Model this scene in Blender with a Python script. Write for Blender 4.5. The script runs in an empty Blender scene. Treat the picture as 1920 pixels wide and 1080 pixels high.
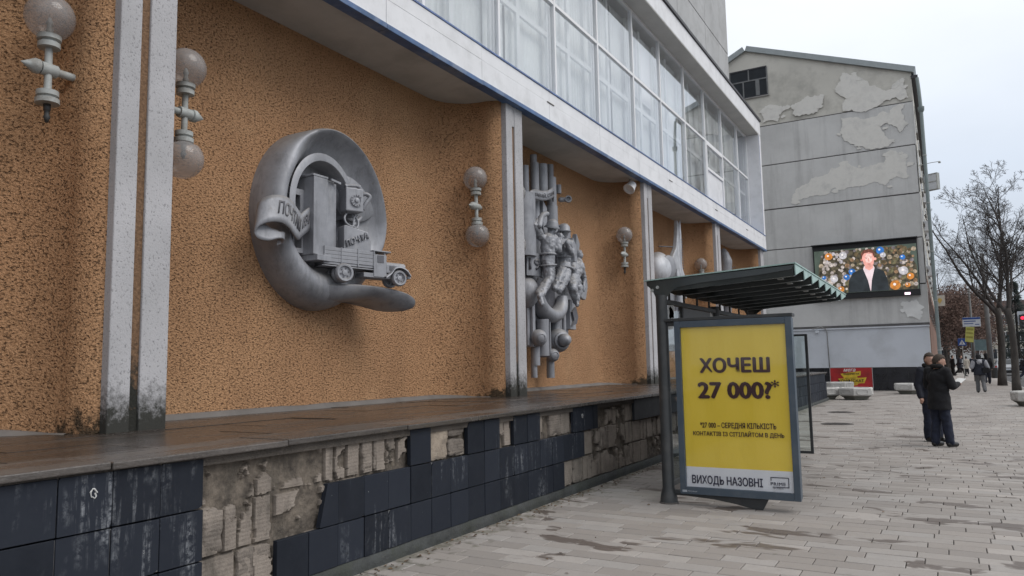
import bpy, bmesh, math, random
import numpy as np
from mathutils import Vector, Matrix, Euler, noise
random.seed(7)
R = math.radians
scene = bpy.context.scene
COL = scene.collection

# ------------------------------------------------------------------ camera
CAMZ = 1.68
yaw, pitch, roll = R(29.99), R(5.883), R(-1.048)
fwd = Vector((-math.sin(yaw)*math.cos(pitch), math.cos(yaw)*math.cos(pitch), math.sin(pitch)))
rt = Vector((math.cos(yaw), math.sin(yaw), 0))
up = rt.cross(fwd)
rt2 = rt*math.cos(roll) + up*math.sin(roll)
up2 = up*math.cos(roll) - rt*math.sin(roll)
cd = bpy.data.cameras.new('camera')
cam = bpy.data.objects.new('camera', cd)
COL.objects.link(cam)
cd.sensor_width = 36; cd.lens = 36*1398.5/1920
cd.clip_start = 0.05; cd.clip_end = 3000
m = Matrix((rt2, up2, -fwd)).transposed().to_4x4()
m.translation = (0, 0, CAMZ)
cam.matrix_world = m
scene.camera = cam

# ------------------------------------------------------------------ world: overcast sky
w = bpy.data.worlds.new('World'); scene.world = w; w.use_nodes = True
nt = w.node_tree; N = nt.nodes; L = nt.links
bg = N['Background']
SUN_EL, SUN_AZ = R(48), R(82)        # azimuth from +Y towards +X
sky = N.new('ShaderNodeTexSky'); sky.sky_type = 'NISHITA'; sky.sun_disc = False
sky.sun_elevation = SUN_EL; sky.sun_rotation = SUN_AZ
sky.air_density = 1.0; sky.dust_density = 4.0
tc = N.new('ShaderNodeTexCoord')
sep = N.new('ShaderNodeSeparateXYZ'); L.new(tc.outputs['Generated'], sep.inputs[0])
ramp = N.new('ShaderNodeValToRGB'); L.new(sep.outputs['Z'], ramp.inputs[0])
e = ramp.color_ramp.elements
e[0].position = 0.0; e[0].color = (6.2, 6.7, 7.4, 1)
e[1].position = 0.9; e[1].color = (11.4, 11.7, 12.0, 1)
e2 = e.new(0.22); e2.color = (7.7, 8.5, 9.7, 1)
e3 = e.new(0.42); e3.color = (10.6, 11.0, 11.5, 1)
nz = N.new('ShaderNodeTexNoise'); nz.inputs['Scale'].default_value = 2.2; nz.inputs['Detail'].default_value = 5
mp = N.new('ShaderNodeMapping'); mp.inputs['Scale'].default_value = (1, 1, 2.2)
L.new(tc.outputs['Generated'], mp.inputs[0]); L.new(mp.outputs[0], nz.inputs['Vector'])
mr = N.new('ShaderNodeMapRange'); mr.inputs[1].default_value = .3; mr.inputs[2].default_value = .7
mr.inputs[3].default_value = .92; mr.inputs[4].default_value = 1.07
L.new(nz.outputs['Fac'], mr.inputs[0])
vm = N.new('ShaderNodeVectorMath'); vm.operation = 'SCALE'
L.new(ramp.outputs[0], vm.inputs[0]); L.new(mr.outputs[0], vm.inputs['Scale'])
mixw = N.new('ShaderNodeMix'); mixw.data_type = 'RGBA'; mixw.inputs[0].default_value = .93
L.new(sky.outputs[0], mixw.inputs[6]); L.new(vm.outputs[0], mixw.inputs[7])
L.new(mixw.outputs[2], bg.inputs[0])
bg.inputs[1].default_value = 0.10

sd = bpy.data.lights.new('sun', 'SUN'); sd.energy = 1.5; sd.angle = R(35); sd.color = (1, .97, .93)
so = bpy.data.objects.new('sun', sd); COL.objects.link(so)
sdir = Vector((math.sin(SUN_AZ)*math.cos(SUN_EL), math.cos(SUN_AZ)*math.cos(SUN_EL), math.sin(SUN_EL)))
so.rotation_euler = (-sdir).to_track_quat('-Z', 'Y').to_euler()
so.location = (20, -10, 40)

vs = scene.view_settings
vs.view_transform = 'Standard'; vs.look = 'None'; vs.gamma = 1; vs.exposure = 0.0
vs.use_curve_mapping = False
scene.render.engine = 'CYCLES'

# ------------------------------------------------------------------ helpers
class MB:
    """collects verts / faces, then links them as ONE mesh object"""
    def __init__(s): s.v = []; s.f = []; s.m = None
    def _p(s, p):
        p = Vector(p)
        return s.m @ p if s.m is not None else p
    def add(s, vs, fs):
        o = len(s.v); s.v += [s._p(p) for p in vs]; s.f += [tuple(o+i for i in f) for f in fs]; return s
    def box(s, x0, x1, y0, y1, z0, z1):
        return s.add([(x0,y0,z0),(x1,y0,z0),(x1,y1,z0),(x0,y1,z0),(x0,y0,z1),(x1,y0,z1),(x1,y1,z1),(x0,y1,z1)],
              [(0,3,2,1),(4,5,6,7),(0,1,5,4),(1,2,6,5),(2,3,7,6),(3,0,4,7)])
    def hexa(s, b, t):
        """b, t: four corners each (ccw seen from t side)"""
        return s.add(list(b)+list(t), [(3,2,1,0),(4,5,6,7),(0,1,5,4),(1,2,6,5),(2,3,7,6),(3,0,4,7)])
    def prism(s, poly, o, ux, uy, n, h):
        """extrude 2-D poly (in ux,uy at o) along n by h"""
        o = Vector(o); ux = Vector(ux); uy = Vector(uy); n = Vector(n)
        k = len(poly)
        a = [o+ux*p[0]+uy*p[1] for p in poly]; b = [q+n*h for q in a]
        return s.add(a+b, [tuple(range(k-1,-1,-1)), tuple(range(k,2*k))]+[(i,(i+1)%k,k+(i+1)%k,k+i) for i in range(k)])
    def tube(s, pts, r, n=8, caps=True, flat=None):
        pts = [Vector(p) for p in pts]; k = len(pts)
        rs = r if isinstance(r, (list, tuple)) else [r]*k
        vs = []; fs = []; ref = None
        for i, p in enumerate(pts):
            t = (pts[min(i+1,k-1)]-pts[max(i-1,0)])
            t = t.normalized() if t.length > 1e-9 else Vector((0,0,1))
            if ref is None:
                ref = Vector((1,0,0)) if abs(t.x) < .8 else Vector((0,1,0))
            a = (ref-t*ref.dot(t)).normalized(); ref = a; b = t.cross(a)
            for j in range(n):
                an = 2*math.pi*j/n
                vs.append(p+a*(math.cos(an)*rs[i])+b*(math.sin(an)*rs[i]*(flat or 1)))
        for i in range(k-1):
            for j in range(n):
                fs.append((i*n+j, i*n+(j+1)%n, (i+1)*n+(j+1)%n, (i+1)*n+j))
        if caps:
            fs.append(tuple(range(n-1,-1,-1))); fs.append(tuple(range((k-1)*n, k*n)))
        return s.add(vs, fs)
    def cyl(s, a, b, r, n=16): return s.tube([a, b], r, n)
    def lathe(s, prof, o=(0,0,0), axis=(0,0,1), n=24):
        """prof: (radius, height) along axis from o"""
        ax = Vector(axis).normalized(); o = Vector(o)
        a = ax.orthogonal().normalized(); b = ax.cross(a)
        vs = []; fs = []; k = len(prof)
        for r, h in prof:
            for j in range(n):
                an = 2*math.pi*j/n
                vs.append(o+ax*h+(a*math.cos(an)+b*math.sin(an))*max(r,1e-4))
        for i in range(k-1):
            for j in range(n): fs.append((i*n+j, i*n+(j+1)%n, (i+1)*n+(j+1)%n, (i+1)*n+j))
        fs.append(tuple(range(n-1,-1,-1))); fs.append(tuple(range((k-1)*n, k*n)))
        return s.add(vs, fs)
    def ball(s, c, r, n=16, m_=10, sc=(1,1,1), rot=None):
        c = Vector(c); vs = []; fs = []
        for i in range(m_+1):
            th = math.pi*i/m_
            for j in range(n):
                ph = 2*math.pi*j/n
                q = Vector((math.sin(th)*math.cos(ph)*sc[0], math.sin(th)*math.sin(ph)*sc[1], math.cos(th)*sc[2]))*r
                if rot is not None: q = rot @ q
                vs.append(c+q)
        for i in range(m_):
            for j in range(n): fs.append((i*n+j, (i+1)*n+j, (i+1)*n+(j+1)%n, i*n+(j+1)%n))
        return s.add(vs, fs)
    def cap(s, a, ra, b, rb, n=12):
        """tapered capsule"""
        a = Vector(a); b = Vector(b); ax = (b-a); l = ax.length
        if l < 1e-6: return s.ball(a, max(ra, rb), n, 8)
        ax /= l; prof = []
        for i in range(5):
            an = math.pi/2*(1-i/4); prof.append((ra*math.cos(an), -ra*math.sin(an)))
        for i in range(1, 6):
            an = math.pi/2*((i-1)/4); prof.append((rb*math.cos(an), l+rb*math.sin(an)))
        return s.lathe(prof, a, ax, n)
    def grid(s, fn, nu, nv, closed_u=False):
        vs = [fn(i, j) for j in range(nv) for i in range(nu)]
        fs = []
        for j in range(nv-1):
            for i in range(nu if closed_u else nu-1):
                fs.append((j*nu+i, j*nu+(i+1)%nu, (j+1)*nu+(i+1)%nu, (j+1)*nu+i))
        return s.add(vs, fs)
    def mesh(s, name, smooth=False, angle=None):
        me = bpy.data.meshes.new(name); me.from_pydata([tuple(p) for p in s.v], [], s.f); me.update()
        if smooth: me.shade_smooth()
        return me
    def build(s, name, mat, parent=None, smooth=False, bevel=0, remesh=0, origin=None, auto=None, folds=None):
        me = s.mesh(name, smooth)
        if origin is not None: me.transform(Matrix.Translation(-Vector(origin)))
        o = link(name, me, mat, parent, origin or (0,0,0))
        if auto is not None:
            me.set_sharp_from_angle(angle=R(auto))
        if bevel:
            b = o.modifiers.new('bevel', 'BEVEL'); b.width = bevel; b.segments = 2; b.limit_method = 'ANGLE'; b.angle_limit = R(40)
        if remesh:
            fix = bmesh.new(); fix.from_mesh(me); bmesh.ops.remove_doubles(fix, verts=fix.verts, dist=1e-5)
            bmesh.ops.recalc_face_normals(fix, faces=fix.faces); fix.to_mesh(me); fix.free()
            b = o.modifiers.new('remesh', 'REMESH'); b.mode = 'VOXEL'; b.voxel_size = remesh; b.use_smooth_shade = True
            q = o.modifiers.new('smooth', 'SMOOTH'); q.iterations = 3; q.factor = .5
            if folds:
                tx_ = bpy.data.textures.new('cloth_folds', 'CLOUDS'); tx_.noise_scale = folds[0]; tx_.noise_depth = 2
                dm = o.modifiers.new('folds', 'DISPLACE'); dm.texture = tx_; dm.strength = folds[1]; dm.mid_level = .5; dm.texture_coords = 'LOCAL'
        return o
def link(name, me, mat, parent=None, loc=(0,0,0)):
    o = bpy.data.objects.new(name, me); COL.objects.link(o); o.location = loc
    if mat is not None and (len(me.materials) == 0): me.materials.append(mat)
    if parent is not None: o.parent = parent
    return o
def empty(name, loc=(0,0,0), rz=0):
    o = bpy.data.objects.new(name, None); COL.objects.link(o); o.location = loc; o.rotation_euler = (0,0,rz)
    o.empty_display_size = .2
    return o
def tag(o, label=None, cat=None, group=None, kind=None):
    if label: o['label'] = label
    if cat: o['category'] = cat
    if group: o['group'] = group
    if kind: o['kind'] = kind
    return o
def copy_tree(o, parent=None):
    c = o.copy(); COL.objects.link(c); c.parent = parent
    for ch in list(o.children): copy_tree(ch, c)
    return c

# ------------------------------------------------------------------ materials
def nodes(name):
    mt = bpy.data.materials.new(name); mt.use_nodes = True
    t = mt.node_tree; return mt, t, t.nodes, t.links, t.nodes['Principled BSDF']
def noisef(t, scale, detail=4, rough=.55, vec=None, stretch=None, dist=0):
    n = t.nodes.new('ShaderNodeTexNoise'); n.inputs['Scale'].default_value = scale
    n.inputs['Detail'].default_value = detail; n.inputs['Roughness'].default_value = rough
    n.inputs['Distortion'].default_value = dist
    if vec is None:
        vec = t.nodes.new('ShaderNodeNewGeometry').outputs['Position']
    if stretch:
        mpn = t.nodes.new('ShaderNodeMapping'); mpn.inputs['Scale'].default_value = stretch
        t.links.new(vec, mpn.inputs[0]); vec = mpn.outputs[0]
    t.links.new(vec, n.inputs['Vector'])
    return n.outputs['Fac']
def ramp2(t, fac, p0, p1, c0=(0,0,0,1), c1=(1,1,1,1)):
    r = t.nodes.new('ShaderNodeValToRGB'); e = r.color_ramp.elements
    e[0].position = p0; e[0].color = c0; e[1].position = p1; e[1].color = c1
    t.links.new(fac, r.inputs[0]); return r.outputs[0]
def mix(t, fac, a, b, mode='MIX'):
    n = t.nodes.new('ShaderNodeMix'); n.data_type = 'RGBA'; n.blend_type = mode
    for sock, v in ((n.inputs[0], fac), (n.inputs[6], a), (n.inputs[7], b)):
        if isinstance(v, (int, float)): sock.default_value = v
        elif isinstance(v, (tuple, list)): sock.default_value = tuple(v)[:3]+(1,)
        else: t.links.new(v, sock)
    return n.outputs[2]
def mathn(t, op, a, b=None):
    n = t.nodes.new('ShaderNodeMath'); n.operation = op
    for sock, v in ((n.inputs[0], a), (n.inputs[1], b)):
        if v is None: continue
        if isinstance(v, (int, float)): sock.default_value = v
        else: t.links.new(v, sock)
    return n.outputs[0]
def bumpn(t, bs, h, strength=.3, dist=.02):
    b = t.nodes.new('ShaderNodeBump'); b.inputs['Strength'].default_value = strength; b.inputs['Distance'].default_value = dist
    t.links.new(h, b.inputs['Height']); t.links.new(b.outputs[0], bs.inputs['Normal']); return b
def pm(name, col, rough=.7, var=.15, scale=3, metal=0, bump=0, bscale=60, bdist=.01, dirt=None, dirtscale=1.2, dirtamt=.4, spec=None, objrand=0):
    """procedural material: base colour broken up by two noises, fine bump and soft dirt"""
    mt, t, nn, ll, bs = nodes(name)
    a = tuple(max(0,c*(1-var)) for c in col); b = tuple(min(1,c*(1+var)) for c in col)
    f1 = noisef(t, scale, 5)
    c = mix(t, ramp2(t, f1, .3, .7), a, b)
    if dirt is not None:
        d = ramp2(t, noisef(t, dirtscale, 6, .65), .48, .68)
        c = mix(t, mathn(t, 'MULTIPLY', d, dirtamt), c, dirt)
    if objrand:
        oi = nn.new('ShaderNodeObjectInfo')
        mrn = nn.new('ShaderNodeMapRange'); mrn.inputs[3].default_value = 1-objrand; mrn.inputs[4].default_value = 1+objrand
        ll.new(oi.outputs['Random'], mrn.inputs[0])
        vmn = nn.new('ShaderNodeVectorMath'); vmn.operation = 'SCALE'
        ll.new(c, vmn.inputs[0]); ll.new(mrn.outputs[0], vmn.inputs['Scale']); c = vmn.outputs[0]
    ll.new(c, bs.inputs['Base Color'])
    bs.inputs['Metallic'].default_value = metal
    rr = nn.new('ShaderNodeMapRange'); rr.inputs[3].default_value = max(.02, rough-.1); rr.inputs[4].default_value = min(1, rough+.1)
    ll.new(f1, rr.inputs[0]); ll.new(rr.outputs[0], bs.inputs['Roughness'])
    if spec is not None: bs.inputs['Specular IOR Level'].default_value = spec
    if bump: bumpn(t, bs, noisef(t, bscale, 4, .6), bump, bdist)
    return mt
def emit(name, col, strength=1, var=0, scale=8):
    mt, t, nn, ll, bs = nodes(name)
    bs.inputs['Base Color'].default_value = (.01,.01,.01,1)
    bs.inputs['Roughness'].default_value = .5
    if var:
        c = mix(t, ramp2(t, noisef(t, scale, 3), .35, .65), tuple(x*(1-var) for x in col), tuple(x*(1+var) for x in col))
        ll.new(c, bs.inputs['Emission Color'])
    else: bs.inputs['Emission Color'].default_value = (*col, 1)
    bs.inputs['Emission Strength'].default_value = strength
    return mt
def glassm(name, tint=(.9,.95,.95), refl=.12, rough=.02, facing=.35):
    """thin pane: clear tinted transmission plus fresnel gloss"""
    mt, t, nn, ll, bs = nodes(name); nn.remove(bs)
    out = [n for n in nn if n.type == 'OUTPUT_MATERIAL'][0]
    tr = nn.new('ShaderNodeBsdfTransparent'); tr.inputs[0].default_value = (*tint, 1)
    gl = nn.new('ShaderNodeBsdfGlossy'); gl.inputs['Roughness'].default_value = rough; gl.inputs[0].default_value = (.95,.97,1,1)
    lw = nn.new('ShaderNodeLayerWeight'); lw.inputs[0].default_value = .5
    pw = mathn(t, 'POWER', lw.outputs['Facing'], 5)
    mm = nn.new('ShaderNodeMapRange'); mm.inputs[1].default_value = .0; mm.inputs[2].default_value = 1
    mm.inputs[3].default_value = refl; mm.inputs[4].default_value = 1
    ll.new(pw, mm.inputs[0])
    ms = nn.new('ShaderNodeMixShader'); ll.new(mm.outputs[0], ms.inputs[0]); ll.new(tr.outputs[0], ms.inputs[1]); ll.new(gl.outputs[0], ms.inputs[2])
    ll.new(ms.outputs[0], out.inputs[0])
    return mt

# ------------------------------------------------------------------ lettering
def text(name, body, mat, parent, o, ux, uy, width=None, height=None, depth=.003, bold=.0, spacing=1.0, align='LEFT', shear=0):
    """flat lettering as a mesh: baseline-left at o, ux = reading direction, uy = up; scaled to width/height"""
    cu = bpy.data.curves.new(name, 'FONT'); cu.body = body; cu.size = 1; cu.offset = 0; cu.space_character = spacing; cu.shear = shear
    cu.resolution_u = 3
    ob = bpy.data.objects.new(name, cu); COL.objects.link(ob)
    bpy.context.view_layer.update()
    dg = bpy.context.evaluated_depsgraph_get()
    me = bpy.data.meshes.new_from_object(ob.evaluated_get(dg))
    bpy.data.objects.remove(ob); bpy.data.curves.remove(cu)
    co = np.zeros(len(me.vertices)*3); me.vertices.foreach_get('co', co); co = co.reshape(-1,3)
    x0, x1, y0, y1 = co[:,0].min(), co[:,0].max(), co[:,1].min(), co[:,1].max()
    sx = width/(x1-x0) if width else None; sy = height/(y1-y0) if height else None
    sx = sx or sy; sy = sy or sx
    ux = Vector(ux).normalized(); uy = Vector(uy).normalized(); n = ux.cross(uy)
    o = Vector(o)
    bm = bmesh.new(); bm.from_mesh(me)
    if bold:                                   # heavier weight: shifted copies, each a hair in front of the last
        src = bm.verts[:]; sf = bm.faces[:]
        hgt = (y1-y0)
        for q, (bx_, by_) in enumerate(((-1,0),(1,0),(0,.7),(0,-.7),(-.7,.5),(.7,-.5))):
            vm_ = {v: bm.verts.new(v.co+Vector((bx_*bold, by_*bold, (q+1)*.02))) for v in src}
            for fc in sf: bm.faces.new([vm_[v] for v in fc.verts])
    for v in bm.verts:
        v.co = o+ux*((v.co.x-x0)*sx)+uy*((v.co.y-y0)*sy)+n*(v.co.z*.01)
    if depth:
        fs = bm.faces[:]
        r = bmesh.ops.extrude_face_region(bm, geom=fs)
        for v in [g for g in r['geom'] if isinstance(g, bmesh.types.BMVert)]: v.co += n*depth
        bmesh.ops.recalc_face_normals(bm, faces=bm.faces)
    bm.to_mesh(me); bm.free(); me.name = name
    me.materials.clear()
    return link(name, me, mat, parent)
def fractal_poly(pts, it=3, amp=.18, seed=1):
    rnd = random.Random(seed); P = [Vector((p[0], p[1])) for p in pts]
    for k in range(it):
        Q = []
        for i, p in enumerate(P):
            q = P[(i+1)%len(P)]; dlt = q-p
            Q += [p, (p+q)/2+Vector((-dlt.y, dlt.x))*rnd.uniform(-amp, amp)]
        P = Q
    return [(p.x, p.y) for p in P]
# ================================================================== SETTING: ground, paving, road
def paver_mat(name, per):
    mt, t, nn, ll, bs = nodes(name)
    if per == 'object':
        rnd = nn.new('ShaderNodeObjectInfo').outputs['Random']
    else:
        rnd = nn.new('ShaderNodeNewGeometry').outputs['Random Per Island']
    r = nn.new('ShaderNodeValToRGB'); e = r.color_ramp.elements
    e[0].position = 0; e[0].color = (.25,.226,.21,1); e[1].position = 1; e[1].color = (.39,.355,.33,1)
    x = e.new(.35); x.color = (.30,.27,.248,1); x = e.new(.8); x.color = (.325,.303,.288,1)
    ll.new(rnd, r.inputs[0])
    big = noisef(t, .55, 5, .6); fine = noisef(t, 55, 4, .7); mid = noisef(t, 6, 4, .6)
    c = mix(t, mathn(t, 'MULTIPLY', ramp2(t, mid, .35, .7), .3), r.outputs[0], (.24,.225,.21))
    c = mix(t, mathn(t, 'MULTIPLY', ramp2(t, fine, .45, .7), .25), c, (.20,.185,.17))
    # damp blotches, stretched along the courses, some of them per stone
    wet = noisef(t, 1.15, 4, .62, stretch=(.75, 1.5, 1), dist=.5)
    wsel = mathn(t, 'ADD', wet, mathn(t, 'MULTIPLY', mathn(t, 'SUBTRACT', rnd, .5), .13))
    wm = ramp2(t, wsel, .60, .635)
    # grime gathering along the foot of the plinth
    geo = nn.new('ShaderNodeNewGeometry'); sp = nn.new('ShaderNodeSeparateXYZ'); ll.new(geo.outputs['Position'], sp.inputs[0])
    edge = nn.new('ShaderNodeMapRange'); edge.inputs[1].default_value = -4.25; edge.inputs[2].default_value = -3.75; edge.inputs[3].default_value = .28; edge.inputs[4].default_value = 0
    ll.new(sp.outputs['X'], edge.inputs[0])
    gm = ramp2(t, mathn(t, 'ADD', mid, edge.outputs[0]), .66, .80)
    c = mix(t, mathn(t, 'MULTIPLY', gm, .6), c, (.10,.095,.065))
    c = mix(t, mathn(t, 'MULTIPLY', wm, .88), c, (.10,.078,.066))
    ll.new(c, bs.inputs['Base Color'])
    ro = nn.new('ShaderNodeMapRange'); ro.inputs[3].default_value = .78; ro.inputs[4].default_value = .50
    ll.new(wm, ro.inputs[0]); ll.new(ro.outputs[0], bs.inputs['Roughness'])
    bs.inputs['Specular IOR Level'].default_value = .35
    bumpn(t, bs, mathn(t, 'ADD', fine, mid), .35, .006)
    return mt
M_paver = paver_mat('paver_stone', 'object')
M_paver2 = paver_mat('paver_stone_far', 'island')
M_bed = pm('paving_bed_mortar', (.06,.054,.05), .9, .25, 8, bump=.4, bscale=90)
M_asph = pm('asphalt', (.055,.055,.058), .8, .2, 2, bump=.4, bscale=120, dirt=(.09,.085,.08))
M_kerb = pm('kerb_concrete', (.30,.29,.28), .85, .15, 3, bump=.3, bscale=60, dirt=(.12,.11,.10))
M_soil = pm('soil_ground', (.10,.085,.07), .95, .3, 3, bump=.5, bscale=20)

g = MB(); g.add([(-600,-300,-.16),(600,-300,-.16),(600,900,-.16),(-600,900,-.16)], [(0,1,2,3)])
tag(g.build('ground', M_soil), kind='structure')
pav = MB(); pav.box(-12.5, 3.3, -6, 140, -.15, -.012)
paving = tag(pav.build('pavement', M_bed), kind='structure')
rd = MB(); rd.add([(3.45,-20,-.12),(16,-20,-.12),(16,260,-.12),(3.45,260,-.12)], [(0,1,2,3)])
tag(rd.build('road', M_asph), kind='structure')
# kerb stones, one by one along the carriageway
kerb = MB(); kerb.box(3.30, 3.45, -6, 28.0, -.15, .0)
kerb = tag(kerb.build('kerb', M_kerb, bevel=.01), kind='structure')
ks = MB(); ks.box(0, .15, .006, .994, -.15, 0.012); ksm = ks.mesh('kerb_stone'); ksm.materials.append(M_kerb)
for i in range(70):
    link('kerb_stone', ksm, None, kerb, (3.30+random.uniform(-.006,.006), 28+i, random.uniform(-.004,.004)))
mk = MB(); mk.add([(3.6,20,-.116),(3.72,20,-.116),(3.72,200,-.116),(3.6,200,-.116)], [(0,1,2,3)])
tag(mk.build('road_marking', pm('road_paint', (.55,.55,.53), .7, .2, 6, dirt=(.15,.15,.15), dirtscale=4)), kind='structure')

# pavers 0.45 x 0.205 m laid in running bond, courses square to the facade
PL, PW, J = .45, .2045, .008
def paver_shape(mb, x0, x1, y0, y1, z, tx=0, ty=0):
    c = .004; h = .06
    a = [(x0,y0),(x1,y0),(x1,y1),(x0,y1)]
    cx, cy = (x0+x1)/2, (y0+y1)/2
    zz = lambda p: z+(p[0]-cx)*tx+(p[1]-cy)*ty
    v = [(p[0],p[1],z-h) for p in a]+[(p[0],p[1],zz(p)-c) for p in a]
    b = [(x0+c,y0+c),(x1-c,y0+c),(x1-c,y1-c),(x0+c,y1-c)]
    v += [(p[0],p[1],zz(p)) for p in b]
    mb.add(v, [(0,1,5,4),(1,2,6,5),(2,3,7,6),(3,0,4,7),(4,5,9,8),(5,6,10,9),(6,7,11,10),(7,4,8,11),(8,9,10,11)])
Mi = np.array([list(rt2), list(up2), list(fwd)])
def pix(p):
    v = Mi @ (np.array(p, float)-np.array((0,0,CAMZ)))
    if v[2] < .1: return None
    return 960+1398.5*v[0]/v[2], 540-1398.5*v[1]/v[2], v[2]
cand = []
row = 0; y = 1.2
rp = random.Random(3)
while y < 62:
    off = ((row % 2)*PL/2 + rp.uniform(-.075,.075) + (row//5 % 3)*.09) % PL
    xmin = -4.30 if y < 33.1 else -11.8
    if y > 43.3: xmin = -.5
    x = xmin - off
    while x < 3.28:
        x0, x1 = max(x, xmin), min(x+PL-J, 3.29)
        if x1-x0 > .03: cand.append((x0, x1, y, y+PW-J, rp.uniform(-.002,.0022), rp.uniform(-.006,.006), rp.uniform(-.008,.008)))
        x += PL
    y += PW; row += 1
def score(c):
    q = pix(((c[0]+c[1])/2, (c[2]+c[3])/2, 0))
    if q is None or not (-20 < q[0] < 1940 and 0 < q[1] < 1090): return 0
    X_, Y_ = (c[0]+c[1])/2, (c[2]+c[3])/2
    s = (c[1]-c[0])/q[2]**3
    return s
order = sorted(range(len(cand)), key=lambda i: -score(cand[i]))
near = set(order[:300])
far = MB()
base = MB(); paver_shape(base, -(PL-J)/2, (PL-J)/2, -(PW-J)/2, (PW-J)/2, 0)
base_me = base.mesh('paver'); base_me.materials.append(M_paver)
cut_cache = {}
for i, c in enumerate(cand):
    if i in near:
        wdt = round(c[1]-c[0], 3)
        if abs(wdt-(PL-J)) < .002: me = base_me
        else:
            k = round(wdt, 2)
            if k not in cut_cache:
                b_ = MB(); paver_shape(b_, -wdt/2, wdt/2, -(PW-J)/2, (PW-J)/2, 0); cut_cache[k] = b_.mesh('paver'); cut_cache[k].materials.append(M_paver)
            me = cut_cache[k]
        o = link('paver', me, None, paving, ((c[0]+c[1])/2, (c[2]+c[3])/2, c[4]))
        o.rotation_euler = (c[6], -c[5], 0)
    else:
        paver_shape(far, c[0], c[1], c[2], c[3], c[4], c[5]*.6, c[6]*.6)
tag(far.build('pavers', M_paver2, paving), kind='stuff')
# sheet of the same paving where single stones can no longer be told apart
fs = MB(); fs.add([(-.4,62,-.002),(3.29,62,-.002),(3.29,140,-.002),(-.4,140,-.002)], [(0,1,2,3)])
fs.build('far_paving', pm('far_paving_stone', (.34,.315,.295), .8, .12, 4, dirt=(.18,.16,.15), dirtscale=.6), paving)
# two manhole covers
M_iron = pm('cast_iron', (.10,.09,.085), .6, .3, 12, metal=.3, bump=.4, bscale=60)
def manhole(x, y, label):
    o = empty('manhole_cover', (x, y, 0))
    mb = MB(); mb.lathe([(.40,-.02),(.40,.006),(.345,.006),(.345,.002)], n=32); mb.build('rim', M_iron, o)
    mb = MB(); mb.lathe([(.335,-.02),(.335,.009),(.0,.009)], n=32)
    for k in range(-3, 4):
        wv = math.sqrt(max(0,.30**2-(k*.085)**2)); mb.box(-wv, wv, k*.085-.018, k*.085+.018, .009, .014)
    mb.build('lid', M_iron, o)
    return tag(o, label, 'manhole', 'manhole covers in the paving')
manhole(-2.56, 21.2, 'round iron manhole cover in the paving nearest the bus shelter')
manhole(-2.99, 25.85, 'smaller looking round manhole cover further back towards the planters')
# ================================================================== PLINTH with broken tile cladding
M_tile = None
def tile_mat(name, col, streak):
    mt, t, nn, ll, bs = nodes(name)
    rnd = nn.new('ShaderNodeObjectInfo').outputs['Random']
    c = mix(t, rnd, tuple(x*.75 for x in col), tuple(x*1.3 for x in col))
    c = mix(t, mathn(t, 'MULTIPLY', ramp2(t, noisef(t, 5, 5, .7), .4, .75), .35), c, (.034,.039,.050))
    # lime runs: vertical streaks gated by broad patches
    st = ramp2(t, noisef(t, 7, 5, .7, stretch=(1, 2.4, .16), dist=.4), .50, .68)
    gate = ramp2(t, noisef(t, 1.25, 4, .6, stretch=(1, 1.0, .8)), .565, .69)
    edge = ramp2(t, noisef(t, 26, 3, .7), .40, .62)
    sm = mathn(t, 'MULTIPLY', mathn(t, 'MULTIPLY', st, gate), edge)
    c = mix(t, mathn(t, 'MULTIPLY', sm, streak), c, (.42,.44,.47))
    chips = ramp2(t, noisef(t, 16, 5, .75), .70, .72)
    c = mix(t, mathn(t, 'MULTIPLY', chips, .6), c, (.45,.45,.44))
    ll.new(c, bs.inputs['Base Color'])
    bs.inputs['Specular IOR Level'].default_value = .12
    rr = nn.new('ShaderNodeMapRange'); rr.inputs[3].default_value = .45; rr.inputs[4].default_value = .7
    ll.new(noisef(t, 7, 4), rr.inputs[0]); ll.new(rr.outputs[0], bs.inputs['Roughness'])
    bumpn(t, bs, noisef(t, 30, 4, .6), .12, .004)
    return mt
M_tile = tile_mat('blue_black_ceramic_tile', (.0200,.0236,.0325), .8)
M_tileg = tile_mat('grey_ceramic_tile', (.04,.042,.047), .5)
def mortar_mat(name, col, groove):
    mt, t, nn, ll, bs = nodes(name)
    c = mix(t, ramp2(t, noisef(t, 4, 5, .65), .3, .7), tuple(x*.66 for x in col), tuple(min(1,x*1.22) for x in col))
    c = mix(t, mathn(t, 'MULTIPLY', ramp2(t, noisef(t, 2.3, 6, .7), .50, .66), .55), c, (.085,.075,.066))
    c = mix(t, mathn(t, 'MULTIPLY', ramp2(t, noisef(t, 28, 5, .7), .55, .70), .45), c, (.13,.115,.10))
    ll.new(c, bs.inputs['Base Color']); bs.inputs['Roughness'].default_value = .93
    h = mathn(t, 'ADD', noisef(t, 42, 6, .75), mathn(t, 'MULTIPLY', noisef(t, 9, 4, .6), 2.0))
    if groove:
        wv = nn.new('ShaderNodeTexWave'); wv.wave_type = 'BANDS'; wv.bands_direction = 'Z'; wv.inputs['Scale'].default_value = 11; wv.inputs['Distortion'].default_value = .8
        geo = nn.new('ShaderNodeNewGeometry'); ll.new(geo.outputs['Position'], wv.inputs[0])
        h = mathn(t, 'ADD', h, mathn(t, 'MULTIPLY', wv.outputs['Fac'], .14))
    bumpn(t, bs, h, .8, .018)
    return mt
M_subst = mortar_mat('crumbling_masonry', (.105,.09,.078), False)
M_dab = mortar_mat('tile_adhesive_mortar', (.25,.215,.185), True)
M_dab2 = mortar_mat('pale_mortar', (.39,.325,.26), False)

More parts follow.
